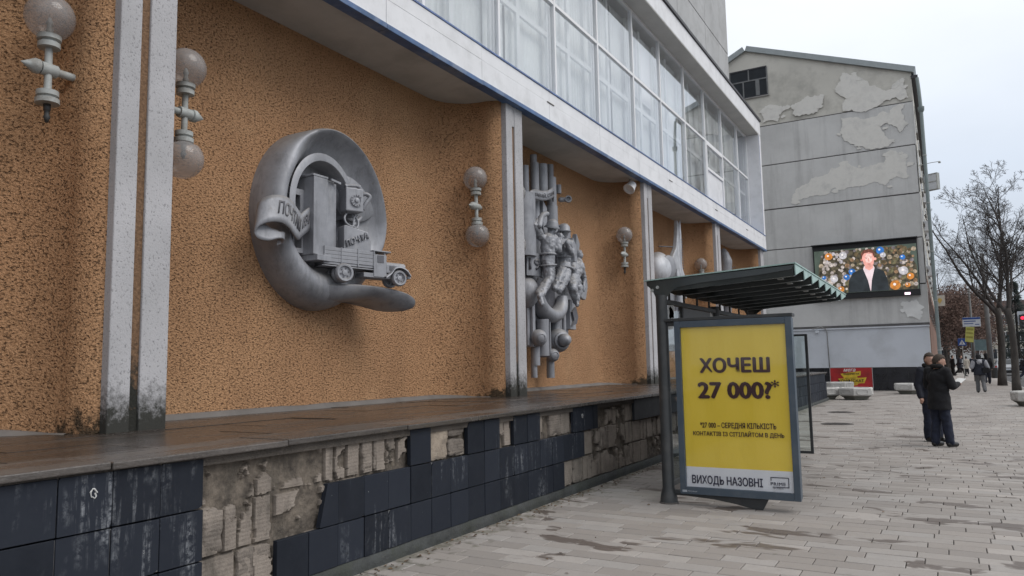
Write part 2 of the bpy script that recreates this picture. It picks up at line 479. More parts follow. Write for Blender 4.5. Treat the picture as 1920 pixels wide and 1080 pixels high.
PX = -4.30
plinth = empty('terrace_plinth', (0,0,0))
tag(plinth, 'long low terrace wall with missing blue black tiles below the orange facade', 'wall')
mb = MB(); mb.box(-7.9, -4.31, -7, 33, 1.05, 1.112).box(-7.9, -4.40, -7, 33, -.1, 1.049); mb.build('core', M_subst, plinth)
# broken masonry behind the cladding: flat remains of tile bedding standing proud of crumbling rubble
T0, TP = 2.384, .3158
rows = [(.778, 1.098), (.443, .768), (.112, .434)]
def nfield(Y_, Z_, sc, seed, octv=4, gain=.55):
    """cheap value noise on a grid, fractal"""
    rg = np.random.RandomState(seed); out = np.zeros_like(Y_); amp = 1; tot = 0
    for o_ in range(octv):
        f_ = sc*2**o_; lat = rg.rand(256, 256)
        u = Y_*f_+rg.rand()*50; v = Z_*f_+rg.rand()*50
        i0 = np.floor(u).astype(int); j0 = np.floor(v).astype(int); fu = u-i0; fv = v-j0
        fu = fu*fu*(3-2*fu); fv = fv*fv*(3-2*fv); g_ = lambda a_, b_: lat[a_ % 256, b_ % 256]
        out += amp*((g_(i0,j0)*(1-fu)+g_(i0+1,j0)*fu)*(1-fv)+(g_(i0,j0+1)*(1-fu)+g_(i0+1,j0+1)*fu)*fv); tot += amp; amp *= gain
    return out/tot*2-1
ny_, nz_ = 1030, 104
yg = np.linspace(3.28, 15.6, ny_); zg = np.linspace(0, 1.09, nz_)
Yg, Zg = np.meshgrid(yg, zg, indexing='ij')
n1, n2, n3, n4 = nfield(Yg,Zg,7,1,5,.6), nfield(Yg,Zg,3.2,2,4), nfield(Yg,Zg,22,3,3,.6), nfield(Yg,Zg,2.0,4,3)
rg = np.random.RandomState(8)
height = -.002+.016*n1+.016*n2*np.abs(n2)+.006*n3           # rubble
plate_m = np.zeros_like(height)
for r_, (za, zb) in enumerate(rows):
    for k_ in range(3, 42):
        ya = T0+k_*TP; cells = [(ya, ya+TP, za-.01, zb+.01)]
        if rg.rand() < .35:
            q_ = ya+TP*rg.uniform(.35,.65); cells = [(ya, q_, za-.01, zb+.01), (q_, ya+TP, za-.01, zb+.01)]
        for (a_, b_, c_, d_) in cells:
            hgt = rg.uniform(.020,.040); ty_, tz_ = rg.uniform(-.06,.06), rg.uniform(-.03,.03)
            ed = np.minimum(np.minimum(Yg-a_, b_-Yg)/1.0, np.minimum(Zg-c_, d_-Zg))
            keep = rg.uniform(-.25,.50)
            msk = (ed > .004+.010*(n1+1)) & (n4*.8+n1*.55+n2*.5+keep > -.05)
            hh = hgt+(Yg-(a_+b_)/2)*ty_+(Zg-(c_+d_)/2)*tz_+.0016*n3+.003*n1
            height = np.where(msk, hh, height); plate_m = np.where(msk, 1.0, plate_m)
sb = MB(); vv = np.stack([-4.372+height, Yg, Zg], -1).reshape(-1,3)
me_ = bpy.data.meshes.new('masonry_core_face')
ii, jj = np.meshgrid(np.arange(ny_-1), np.arange(nz_-1), indexing='ij'); base_i = (ii*nz_+jj).ravel()
quads = np.stack([base_i, base_i+nz_, base_i+nz_+1, base_i+1], -1)
me_.from_pydata(vv.tolist(), [], quads.tolist()); me_.update()
at = me_.attributes.new('bedding', 'FLOAT', 'POINT'); at.data.foreach_set('value', plate_m.astype(np.float32).ravel())
def masonry_mat():
    mt, t, nn, ll, bs = nodes('broken_masonry')
    an = nn.new('ShaderNodeAttribute'); an.attribute_name = 'bedding'
    ca = mix(t, ramp2(t, noisef(t, 3.5, 5, .65), .3, .7), (.20,.17,.145), (.33,.285,.245))
    ca = mix(t, mathn(t, 'MULTIPLY', ramp2(t, noisef(t, 30, 4, .7), .5, .7), .35), ca, (.16,.14,.12))
    cb = mix(t, ramp2(t, noisef(t, 9, 6, .7), .3, .7), (.05,.042,.036), (.215,.18,.145))
    c = mix(t, an.outputs['Fac'], cb, ca)
    c = mix(t, mathn(t, 'MULTIPLY', ramp2(t, noisef(t, 1.6, 6, .7, stretch=(1,1.6,.6)), .52, .68), .7), c, (.05,.045,.038))
    ll.new(c, bs.inputs['Base Color']); bs.inputs['Roughness'].default_value = .95
    wv = nn.new('ShaderNodeTexWave'); wv.bands_direction = 'Z'; wv.inputs['Scale'].default_value = 11; wv.inputs['Distortion'].default_value = 1.2
    geo = nn.new('ShaderNodeNewGeometry'); ll.new(geo.outputs['Position'], wv.inputs[0])
    bumpn(t, bs, mathn(t, 'ADD', mathn(t, 'MULTIPLY', noisef(t, 45, 5, .75), 1.3), mathn(t, 'MULTIPLY', mathn(t, 'MULTIPLY', wv.outputs['Fac'], an.outputs['Fac']), .16)), .7, .012)
    return mt
link('masonry_core_face', me_, masonry_mat(), plinth)
mb = MB(); mb.box(-4.40, -4.352, 15.6, 33, 0, 1.09); mb.build('far_core_face', M_subst, plinth)
# tiles
present = [set(list(range(-14, 3))+[10, 13, 14, 16, 17, 21, 22]+list(range(28, 97))),
           set(list(range(-14, 3))+list(range(7, 22))+list(range(42, 97))),
           set(list(range(-14, 3))+list(range(5, 20))+list(range(42, 97)))]
tile_me = {}
rt_ = random.Random(11)
def tile_mesh(h, kind):
    k = (round(h,3), kind)
    if k not in tile_me:
        mb = MB(); wd = TP-.006
        if kind == 0: mb.box(-.045, 0, .003, .003+wd, 0, h)
        else:
            # chipped corner or edge
            c1, c2, c3 = ((.035,.02,.008),(.01,.05,.006),(.006,.008,.045))[kind-1]
            poly = [(.003,0),(.003+wd-c1,0),(.003+wd-c1*.4,.012),(.003+wd,c2),(.003+wd,h-.002),(.003+c3,h),(.003+c3*.5,h-.01),(.003,h-c3)]
            mb.prism(poly, (-.045,0,0), (0,1,0), (0,0,1), (1,0,0), .045)
        me = mb.mesh('tile'); me.materials.append(M_tile); tile_me[k] = me
    return tile_me[k]
for r, (z0, z1) in enumerate(rows):
    for k in sorted(present[r]):
        if r == 0 and 28 <= k: continue
        kind = rt_.choice([0,0,0,0,0,1,2,3])
        o = link('tile', tile_mesh(z1-z0, kind), None, plinth, (PX+rt_.uniform(-.004,.003), T0+k*TP, z0))
        o.rotation_euler = (0, rt_.uniform(-.006,.006), rt_.uniform(-.008,.008))
        bv = o.modifiers.new('bevel', 'BEVEL'); bv.width = .003; bv.segments = 1
# pale grout standing in the joints
M_grout = pm('pale_tile_grout', (.20,.20,.205), .9, .3, 9, dirt=(.05,.05,.05), dirtscale=4, dirtamt=.8)
for r, (z0, z1) in enumerate(rows):
    ks_ = sorted(k for k in present[r] if k < 45); run = [ks_[0], ks_[0]]
    for k in ks_[1:]+[999]:
        if k == run[1]+1: run[1] = k; continue
        mb = MB(); mb.box(PX-.034, PX-.013, T0+run[0]*TP+.01, T0+(run[1]+1)*TP-.008, z0+.004, z1-.004); mb.build('grout', M_grout, plinth)
        run = [k, k]
# long grey replacement slabs on the top course further along
k = 28
while k < 96:
    ln = 4
    mb = MB(); mb.box(-.045, 0, .004, ln*TP-.004, 0, .318)
    mb.build('long_tile', M_tileg if k < 40 else M_tile, plinth, bevel=.004).location = (PX+rt_.uniform(-.003,.003), T0+k*TP, .780)
    k += ln
# cut tiles next to the breaks
mb = MB(); mb.prism([(4.395,.443),(4.612,.443),(4.612,.766),(4.478,.768)], (PX-.045,0,0), (0,1,0), (0,0,1), (1,0,0), .045)
mb.build('tile', M_tile, plinth)
mb = MB(); mb.prism([(9.645,.778),(9.80,.780),(9.80,1.096),(9.645,1.098)], (PX-.045,0,0), (0,1,0), (0,0,1), (1,0,0), .045)
mb.build('tile', M_tile, plinth)
# mortar dabs left where tiles fell
rd_ = random.Random(5)
def dab(k, r, pale=False):
    z0, z1 = rows[r]; y0 = T0+k*TP
    parts = [(y0+.001, y0+TP-.001, z0-.002, z1+.002)]
    u = rd_.random()
    if u < .25: 
        sp = rd_.uniform(.35,.65); parts = [(y0+.008, y0+TP*sp-.01, z0+.01, z1-.012), (y0+TP*sp+.01, y0+TP-.008, z0+.012, z1-.014)]
    elif u < .38:
        sp = z0+(z1-z0)*rd_.uniform(.35,.6); parts = [(y0+.008, y0+TP-.008, z0+.01, sp-.012), (y0+.012, y0+TP-.012, sp+.012, z1-.012)]
    for (a, b, c, d) in parts:
        if rd_.random() < .10: continue
        cy, cz, hy, hz = (a+b)/2, (c+d)/2, (b-a)/2, (d-c)/2
        ex = rd_.uniform(4.5, 14); n = 44; th = rd_.uniform(.010,.034); sl = rd_.uniform(-.06,.06); sd = rd_.uniform(0,99)
        outl = []
        for i in range(n):
            an = 2*math.pi*i/n; ca, sa = math.cos(an), math.sin(an)
            rr = (abs(ca)**ex+abs(sa)**ex)**(-1/ex)
            rr *= 1-.42*max(0, noise.noise(Vector((ca*1.6+sd, sa*1.6, 0)))-.02) - .10*noise.noise(Vector((ca*5+sd, sa*5, 3)))
            outl.append((cy+hy*rr*ca, cz+hz*rr*sa))
        mb = MB(); vs = []; rings = ((1.0, -.02), (1.0, th*.62), (.94, th*.93), (.6, th+.002), (.25, th))
        for q, (sc_, dd) in enumerate(rings):
            for p in outl:
                yy = cy+(p[0]-cy)*sc_; zz = cz+(p[1]-cz)*sc_
                nn_ = noise.fractal(Vector((yy*14, zz*14, sd)), 1, 2, 3)*.006 if q > 0 else 0
                vs.append((-4.362+dd+nn_+(yy-cy)*sl, yy, zz))
        fs_ = [(i+q*n, (i+1)%n+q*n, (i+1)%n+(q+1)*n, i+(q+1)*n) for q in range(4) for i in range(n)]
        fs_.append(tuple(range(4*n, 5*n)))
        mb.add(vs, fs_)
        mb.build('mortar_patch', M_dab2 if pale else M_dab, plinth, smooth=True)
dab(11, 0, True)
for (k_, r_) in ((8,0),(12,0),(19,0),(3,1),(24,1),(21,2),(27,2),(31,1),(4,2)): dab(k_, r_)
# scraped white marks on two tiles
for (y_, z_, s_) in ((2.58,.99,1.0),(9.28,.98,1.0)):
    pts_ = [Vector((PX+.006, y_+(.018)*s_*math.cos(a)*(1+.9*noise.noise(Vector((a*2,y_,1)))), z_+.028*s_*math.sin(a)*(1+.8*noise.noise(Vector((a*3,y_,7)))))) for a in [2*math.pi*i/11 for i in range(12)]]
    mb = MB(); mb.tube(pts_, [.003+.006*abs(noise.noise(Vector((i*1.3,y_,5)))) for i in range(12)], 5); mb.build('paint_scrape', M_paper_w if 'M_paper_w' in globals() else pm('white_paint_scrape', (.55,.55,.54), .8, .2, 30), plinth)
# damp base strip
mb = MB()
def strip(i, j):
    yy = 1.5+i*.05; 
    dd = noise.noise(Vector((yy*4, j*.7, 1)))*.008
    return [( -4.33, yy, .112), (-4.292+dd, yy, .104+dd*.6), (-4.285+dd, yy, .03), (-4.28, yy, -.02)][j]
mb.grid(strip, 640, 4); mb.build('base_course', pm('damp_base_concrete', (.04,.043,.043), .8, .5, 5, bump=.6, bscale=35, bdist=.02, dirt=(.04,.045,.035), dirtscale=3, dirtamt=.8), plinth, smooth=True)
# coping stones and terrace slabs (wet)
def wet_mat(name, col, lo, hi, rl, rh):
    mt, t, nn, ll, bs = nodes(name)
    rnd = nn.new('ShaderNodeObjectInfo').outputs['Random']
    f = noisef(t, 2.4, 7, .72, stretch=(1.5, .40, 1)); g_ = noisef(t, 40, 4, .7)
    c = mix(t, rnd, tuple(x*.8 for x in col), tuple(x*1.2 for x in col))
    c = mix(t, mathn(t, 'MULTIPLY', ramp2(t, g_, .4, .65), .5), c, tuple(x*.45 for x in col))
    wm = ramp2(t, f, lo, hi)
    c = mix(t, mathn(t, 'MULTIPLY', wm, .62), c, tuple(x*.25 for x in col))
    ll.new(c, bs.inputs['Base Color'])
    rr = nn.new('ShaderNodeMapRange'); rr.inputs[3].default_value = rh; rr.inputs[4].default_value = rl
    ll.new(wm, rr.inputs[0]); ll.new(rr.outputs[0], bs.inputs['Roughness'])
    bs.inputs['Specular IOR Level'].default_value = .5
    st2 = noisef(t, 16, 5, .7, stretch=(1.6,.35,1))
    bumpn(t, bs, mathn(t, 'ADD', g_, mathn(t, 'MULTIPLY', st2, 2.2)), .55, .007)
    return mt
M_slab = wet_mat('wet_terrace_stone', (.088,.072,.062), .25, .5, .20, .50)
M_cope = wet_mat('granite_coping', (.125,.11,.10), .32, .58, .20, .50)
yy = -6.6
while yy < 33:
    ln = rt_.uniform(1.15, 1.5); e1 = min(yy+ln, 33.05)
    mb = MB(); mb.box(-4.80, -4.255+rt_.uniform(-.006,.006), .004, e1-yy-.004, 1.112, 1.157)
    mb.build('coping_stone', M_cope, plinth, bevel=.008).location = (0, yy, rt_.uniform(-.003,.003))
    yy = e1
slab_me = {}
for xi, (xa, xb) in enumerate(((-5.50,-4.805),(-6.20,-5.505),(-6.90,-6.205),(-7.60,-6.905))):
    yy = -6.6 + (xi%2)*.5
    while yy < 33:
        ln = rt_.choice((.7,.9,1.1)); 
        if (xi, ln) not in slab_me:
            mb = MB(); mb.box(xa+.003, xb-.003, .004, ln-.004, 1.085, 1.152); slab_me[(xi,ln)] = mb.mesh('terrace_slab'); slab_me[(xi,ln)].materials.append(M_slab)
        o = link('terrace_slab', slab_me[(xi,ln)], None, plinth, (0, yy, rt_.uniform(-.004,.003)))
        o.rotation_euler = (rt_.uniform(-.003,.003), 0, 0)
        yy += ln

# ================================================================== POST OFFICE
bld = empty('post_office', (-7.35, 14, 0))
tag(bld, 'orange stucco public building with white pilasters and an overhanging glazed upper floor', 'building')
bld.location = (0,0,0)
def stucco_mat():
    mt, t, nn, ll, bs = nodes('orange_roughcast')
    a = noisef(t, 48, 3, .55); b = noisef(t, 75, 3, .6); c0 = noisef(t, .8, 4, .55); pt = noisef(t, 40, 2, .5, stretch=(1,.75,1.25))
    c = mix(t, ramp2(t, c0, .3, .7), (.465,.260,.140), (.555,.322,.175))
    c = mix(t, ramp2(t, a, .30, .52), (.355,.19,.093), c)
    pit = ramp2(t, pt, .335, .40, (1,1,1,1), (0,0,0,1))
    c = mix(t, mathn(t, 'MULTIPLY', pit, .66), c, (.06,.036,.022))
    c = mix(t, mathn(t, 'MULTIPLY', ramp2(t, noisef(t, .55, 5, .6, stretch=(1,1.3,.45)), .46, .72), .38), c, (.20,.115,.065))
    c = mix(t, mathn(t, 'MULTIPLY', ramp2(t, noisef(t, .9, 5, .65), .56, .66), .22), c, (.62,.39,.22))
    geo = nn.new('ShaderNodeNewGeometry'); sp = nn.new('ShaderNodeSeparateXYZ'); ll.new(geo.outputs['Position'], sp.inputs[0])
    mf = nn.new('ShaderNodeMapRange'); mf.inputs[1].default_value = 1.16; mf.inputs[2].default_value = 1.55; mf.inputs[3].default_value = .30; mf.inputs[4].default_value = -.2
    ll.new(sp.outputs['Z'], mf.inputs[0])
    mx = nn.new('ShaderNodeMapRange'); mx.inputs[1].default_value = -7.1; mx.inputs[2].default_value = -6.5; mx.inputs[3].default_value = -.12; mx.inputs[4].default_value = .14
    ll.new(sp.outputs['X'], mx.inputs[0])
    moss = ramp2(t, mathn(t, 'ADD', mathn(t, 'ADD', noisef(t, 7, 6, .7), mf.outputs[0]), mx.outputs[0]), .70, .86)
    c = mix(t, mathn(t, 'MULTIPLY', moss, .9), c, (.03,.026,.018))
    ll.new(c, bs.inputs['Base Color']); bs.inputs['Roughness'].default_value = .92
    bs.inputs['Specular IOR Level'].default_value = .25
    h = mathn(t, 'ADD', mathn(t, 'MULTIPLY', ramp2(t, pt, .30, .46), 1.4), mathn(t, 'ADD', a, mathn(t, 'MULTIPLY', b, .5)))
    bumpn(t, bs, h, .85, .03)
    return mt
M_stucco = stucco_mat()
def rib_mat():
    mt, t, nn, ll, bs = nodes('white_pilaster_plaster')
    g_ = noisef(t, 60, 4, .7); pt = noisef(t, 58, 3, .6, stretch=(1,1,.8))
    c = mix(t, ramp2(t, noisef(t, 1.4, 4), .3, .7), (.37,.365,.375), (.47,.46,.475))
    c = mix(t, mathn(t, 'MULTIPLY', ramp2(t, pt, .34, .42, (1,1,1,1), (0,0,0,1)), .75), c, (.17,.165,.17))
    c = mix(t, mathn(t, 'MULTIPLY', ramp2(t, g_, .5, .7), .2), c, (.4,.4,.41))
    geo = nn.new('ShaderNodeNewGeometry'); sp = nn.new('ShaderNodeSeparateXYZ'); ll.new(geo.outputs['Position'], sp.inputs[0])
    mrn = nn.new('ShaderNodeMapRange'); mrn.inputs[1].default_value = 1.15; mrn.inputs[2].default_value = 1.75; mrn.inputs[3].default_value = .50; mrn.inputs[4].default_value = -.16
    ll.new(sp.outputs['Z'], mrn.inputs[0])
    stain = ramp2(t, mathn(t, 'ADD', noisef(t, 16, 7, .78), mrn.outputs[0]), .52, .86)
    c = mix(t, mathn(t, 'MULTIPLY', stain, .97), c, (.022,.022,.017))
    ll.new(c, bs.inputs['Base Color']); bs.inputs['Roughness'].default_value = .9
    bumpn(t, bs, mathn(t, 'ADD', g_, pt), .4, .008)
    return mt
M_rib = rib_mat()
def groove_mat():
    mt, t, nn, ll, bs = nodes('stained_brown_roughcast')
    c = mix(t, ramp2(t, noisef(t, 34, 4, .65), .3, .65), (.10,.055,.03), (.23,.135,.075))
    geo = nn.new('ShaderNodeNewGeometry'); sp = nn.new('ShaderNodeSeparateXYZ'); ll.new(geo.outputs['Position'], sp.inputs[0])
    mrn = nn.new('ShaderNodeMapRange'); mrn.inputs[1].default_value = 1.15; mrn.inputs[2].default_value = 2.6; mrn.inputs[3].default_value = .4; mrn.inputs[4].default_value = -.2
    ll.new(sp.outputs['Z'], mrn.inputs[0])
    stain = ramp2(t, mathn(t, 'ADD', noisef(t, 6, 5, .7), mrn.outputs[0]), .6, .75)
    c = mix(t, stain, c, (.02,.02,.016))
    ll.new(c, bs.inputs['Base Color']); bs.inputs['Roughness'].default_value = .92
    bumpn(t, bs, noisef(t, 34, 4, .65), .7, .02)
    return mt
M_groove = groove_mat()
M_soffit = pm('grey_soffit_plaster', (.46,.445,.43), .9, .10, 2, bump=.15, bscale=30, dirt=(.22,.21,.20), dirtscale=1.1, dirtamt=.35)
M_white = pm('white_cladding', (.74,.74,.76), .5, .05, 1.5, dirt=(.42,.42,.42), dirtscale=2.6, dirtamt=.30)
M_frame = pm('white_window_frame', (.78,.78,.79), .4, .04, 3)
M_blue = pm('blue_metal_trim', (.06,.12,.25), .45, .3, 4, dirt=(.24,.27,.33), dirtscale=2.5, dirtamt=.6)
M_blue2 = pm('faded_blue_edge', (.10,.16,.34), .5, .3, 5)
M_skirt = pm('cement_skirting', (.15,.138,.13), .85, .2, 3, bump=.4, bscale=40, dirt=(.14,.13,.12), dirtscale=2)
M_roofd = pm('dark_roof_flashing', (.03,.028,.035), .5, .3, 8)
ZS, ZL = 6.24, 1.15
PIL = [-3.04, 3.88, 10.82, 17.66, 24.40, 31.35]
def plan(yL, yR, n=26):
    """plan line of a bay: straight, then curling out to the next pilaster"""
    pts = [(-7.35, yL)]
    k = 14
    for i in range(1, k+1): pts.append((-7.35, yL+(yR-.87-yL)*i/k))
    r = .72
    for i in range(1, n+1):
        a = math.pi/2*i/n
        pts.append((-7.35+r-r*math.cos(a), yR-.87+r*math.sin(a)))
    pts.append((-6.40, yR-.06)); pts.append((-6.40, yR+.02))
    return pts
def sheet(mb, pts, z0, z1, nz_=2):
    mb.grid(lambda i, j: (pts[i][0], pts[i][1], z0+(z1-z0)*j/(nz_-1)), len(pts), nz_)
for b_ in range(5):
    yL, yR = PIL[b_]+.57, PIL[b_+1]
    pts = plan(yL, yR)
    mb = MB(); sheet(mb, pts, ZL-.03, ZS+.02, 12); wl = mb.build('stucco_wall', M_stucco, bld, smooth=True)
    mb = MB(); mb.add([(-7.35,yL,ZL-.03),(-6.45,yL,ZL-.03),(-6.45,yL,ZS+.02),(-7.35,yL,ZS+.02)], [(0,1,2,3)])
    mb.build('return_wall', M_stucco, bld)
    # cement skirting: a low fillet following the wall
    off = [(p[0]+.045*(1 if i < 30 else .6), p[1]-(.0 if i < 16 else .045*min(1,(i-15)/12))) for i, p in enumerate(pts[:-2])]
    mb = MB(); nn_ = len(off)
    def fil(i, j):
        a, p = off[i], pts[i]; q = min(1, max(0, (p[0]+7.35)/.5)); h = (.062-.050*q)*(1+.25*noise.noise(Vector((p[1]*3,1,1))))
        return [(a[0]+.05,a[1]-.03*q,ZL-.005),(a[0]+.02,a[1],ZL+h*.8),(p[0]+.004,p[1]-.004*q,ZL+h),(p[0]-.02,p[1],ZL+h)][j]
    mb.grid(fil, nn_, 4); mb.build('skirting', M_skirt, bld, smooth=True)
mb = MB(); mb.box(-8.2, -7.40, -7, 32.0, 0, 11); mb.build('inner_wall', M_soffit, bld)
for b_, y0 in enumerate(PIL):
    if b_ == 5:
        mb = MB(); mb.box(-6.75, -6.30, y0, y0+.55, ZL-.02, ZS); mb.build('corner_pier', M_rib, bld, bevel=.01); continue
    for (a, c) in ((0,.208),(.296,.57)):
        mb = MB(); mb.box(-6.62, -6.30, y0+a, y0+c, ZL-.01, ZS-.005)
        o = mb.build('pilaster_rib', M_rib, bld, bevel=.012)
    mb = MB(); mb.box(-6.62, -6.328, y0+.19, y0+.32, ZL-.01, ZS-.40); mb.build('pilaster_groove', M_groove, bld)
    mb = MB(); mb.box(-6.60, -6.312, y0+.209, y0+.295, ZS-.399, ZS-.006); mb.build('groove_cap', M_rib, bld)
mb = MB(); mb.box(-7.6, -6.30, -7, 32.1, ZS, ZS+.15); mb.build('soffit', M_soffit, bld)
# end wall of the building
mb = MB(); mb.box(-20, -6.66, 31.92, 32.02, 0, ZS); mb.build('end_wall', pm('grey_render', (.33,.33,.33), .9, .15, 1, dirt=(.2,.2,.19)), bld)
# fascia panels, two rows
XF = -6.20; ZF = 6.845
yy = -6.9; q = 0
while yy < 32.09:
    e1 = min(yy+2.40, 32.10)
    for (z0, z1, dx) in ((ZS+.02, 6.618, 0), (6.622, ZF, -.004)):
        mb = MB(); mb.box(-6.34, XF+dx+rt_.uniform(-.003,.003), yy+.004, e1-.004, z0, z1); mb.build('fascia_panel', M_white, bld, bevel=.004)
    # blue drip edge in lengths that do not quite line up
    dz = rt_.uniform(-.008,.006)
    mb = MB(); mb.box(-6.36, XF+.022, yy-.02 if q%2 else yy+.002, e1-.001, ZS-.045+dz, ZS+.03+dz); mb.build('drip_edge', M_blue, bld, bevel=.006)
    mb = MB(); mb.box(-6.76, XF+.012, yy+.002, e1-.002, ZF+.002, ZF+.028); mb.build('sill', M_blue2, bld)
    yy = e1; q += 1
for y_, z_ in ((12.2,6.61),(19.4,6.60),(24.1,6.6),(28.5,6.6)):
    mb = MB(); mb.box(XF+.001, XF+.012, y_, y_+.28, z_, z_+.018); mb.build('fascia_clip', M_skirt, bld)
# glazing
XG = -6.74
mull = [-6.9+i*2.3 for i in range(0, 17)]
mull = [-4.8,-2.5,-.2,2.1,4.4,6.7,9.0,11.31,13.62,15.90,18.28,20.50,22.85,25.15,27.46,29.92,31.66]
ZT, ZTOP = 9.29, 11.12
M_pane = glassm('window_glass', (.98,.985,.985), .15, .015)
for y_ in mull:
    mb = MB(); mb.box(XG-.05, XG+.045, y_-.035, y_+.035, ZF+.03, ZTOP+.02); mb.build('mullion', M_frame, bld)
for i in range(len(mull)-1):
    a, c = mull[i]+.036, mull[i+1]-.036
    mb = MB(); mb.box(XG-.05, XG+.042, a, c, ZT-.035, ZT+.035); mb.build('transom', M_frame, bld)
    mb = MB(); mb.box(XG-.05, XG+.042, a, c, ZF+.031, ZF+.085); mb.build('bottom_rail', M_frame, bld)
    mb = MB(); mb.box(XG-.05, XG+.042, a, c, ZTOP-.05, ZTOP+.018); mb.build('top_rail', M_frame, bld)
    for (z0, z1) in ((ZF+.086, ZT-.036), (ZT+.036, ZTOP-.051)):
        if i == 13 and z0 < 8:
            # opening sash: glazed light above a white board
            for (u0,u1,v0,v1) in ((a,a+.09,z0,z1),(c-.09,c,z0,z1),(a+.091,c-.091,z0,z0+.09),(a+.091,c-.091,z1-.09,z1),(a+.091,c-.091,8.28,8.37)):
                mb = MB(); mb.box(XG-.03, XG+.06, u0, u1, v0, v1); mb.build('sash_rail', M_frame, bld)
            mb = MB(); mb.box(XG-.01, XG+.01, a+.092, c-.092, z0+.091, 8.279); mb.build('sash_board', M_white, bld)
            mb = MB(); mb.box(XG-.004, XG+.004, a+.092, c-.092, 8.371, z1-.091); mb.build('pane', M_pane, bld)
            continue
        mb = MB(); mb.box(XG-.004, XG+.004, a, c, z0, z1); o = mb.build('pane', M_pane, bld, origin=(XG,(a+c)/2,(z0+z1)/2)); o.rotation_euler = (0, rt_.uniform(-.004,.004), rt_.uniform(-.004,.004))
# second inner glazing line and net curtains
M_inner = pm('inner_window_frame', (.62,.63,.63), .6, .1, 2)
M_curt = pm('net_curtain', (.62,.64,.63), .95, .06, 2.5, objrand=.07)
for i in range(len(mull)-1):
    a, c = mull[i], mull[i+1]
    # roller blind half down in some bays
    if i % 7 == 3:
        mb = MB(); mb.box(-6.975, -6.965, a+.12, c-.12, 9.0, 10.9); mb.build('blind', M_frame, bld)
    ym = a+(c-a)*.42
    mb = MB()
    for (u0,u1,v0,v1) in ((ym-.06,ym+.06,6.87,10.9),(a+.1,ym-.061,8.55,8.66),(ym+.061,c-.1,8.55,8.66),(a+.02,a+.1,6.87,10.9),(c-.1,c-.02,6.87,10.9)):
        mb.box(-6.90, -6.84, u0, u1, v0, v1)
    mb.build('inner_frame', M_inner, bld)
    for k in range(3):
        u0 = a+(c-a)*k/3; u1 = a+(c-a)*(k+1)/3
        mb = MB(); nn_ = 26; am = .010; ph = rt_.uniform(0,6)
        dpt = rt_.uniform(0,.10)
        mb.grid(lambda p, j: (-6.99-dpt+am*math.sin(p*1.35+ph)*(.6+.4*j), u0+(u1-u0)*p/(nn_-1), 6.9+4.1*j), nn_, 2)
        mb.build('curtain', M_curt, bld, smooth=True)
mb = MB(); mb.box(-7.385, -7.36, -7, 31.9, 6.5, 11.15); mb.build('room_back', pm('pale_interior', (.5,.52,.52), .95, .06, 2), bld)
# top of the glazed box
yy = -6.9
while yy < 32.09:
    e1 = min(yy+2.60, 32.10)
    mb = MB(); mb.box(XG-.6, XF, yy+.003, e1-.003, 11.165, 11.76); mb.build('canopy_panel', M_white, bld, bevel=.006)
    mb = MB(); mb.box(XG-.05, XF-.012, yy+.004, e1-.004, 11.140, 11.163); mb.build('canopy_soffit', pm('beige_soffit_board', (.52,.51,.48), .8, .08, 2) if yy < -6 else bpy.data.materials['beige_soffit_board'], bld)
    mb = MB(); mb.box(-7.5, XF+.05+rt_.uniform(-.012,.012), yy+.001, e1+.03, 11.762+rt_.uniform(0,.006), 11.86); mb.build('roof_flashing', M_roofd, bld)
    yy = e1
mb = MB(); mb.box(XG-.6, XF-.002, 31.70, 32.098, ZF+.03, 11.138); mb.build('end_jamb', M_white, bld, bevel=.006)
mb = MB(); mb.box(XF+.001, XF+.008, 31.72, 31.745, ZF+.05, 11.1); mb.build('blue_line', M_blue2, bld)
mb = MB(); mb.box(-20, -7.36, 32.03, 32.10, 6.3, 11.76); mb.build('upper_end_wall', bpy.data.materials['grey_render'], bld)
# panel-built upper storeys, set back
M_conc = pm('grey_concrete_panel', (.42,.425,.43), .88, .08, .9, bump=.2, bscale=50, dirt=(.25,.25,.245), dirtscale=1.5, dirtamt=.4, objrand=.05)
ya = -8.4
ys = [32.2, 28.55, 24.9, 21.25, 17.6, 13.95, 10.3, 6.65, 3.0]
zs = [11.5, 15.05, 18.35, 21.65, 24.95]
mb = MB(); mb.box(-20, -7.46, 3.0, 32.17, 11.3, 24.9); mb.build('upper_core', M_roofd, bld)
for i in range(len(ys)-1):
    for j in range(len(zs)-1):
        mb = MB(); mb.box(-7.46, -7.40+rt_.uniform(-.004,.006), ys[i+1]+.014, ys[i]-.014, zs[j]+.014, zs[j+1]-.014); mb.build('facade_panel', M_conc, bld, bevel=.012)
for j in range(len(zs)-1):
    mb = MB(); mb.box(-19.9, -7.47, 32.172, 32.2, zs[j]+.014, zs[j+1]-.014); mb.build('facade_panel', M_conc, bld)
mb = MB(); mb.box(-7.2, -7.12, 31.0, 33.2, 11.9, 11.98); mb.build('gutter', M_kerb, bld)

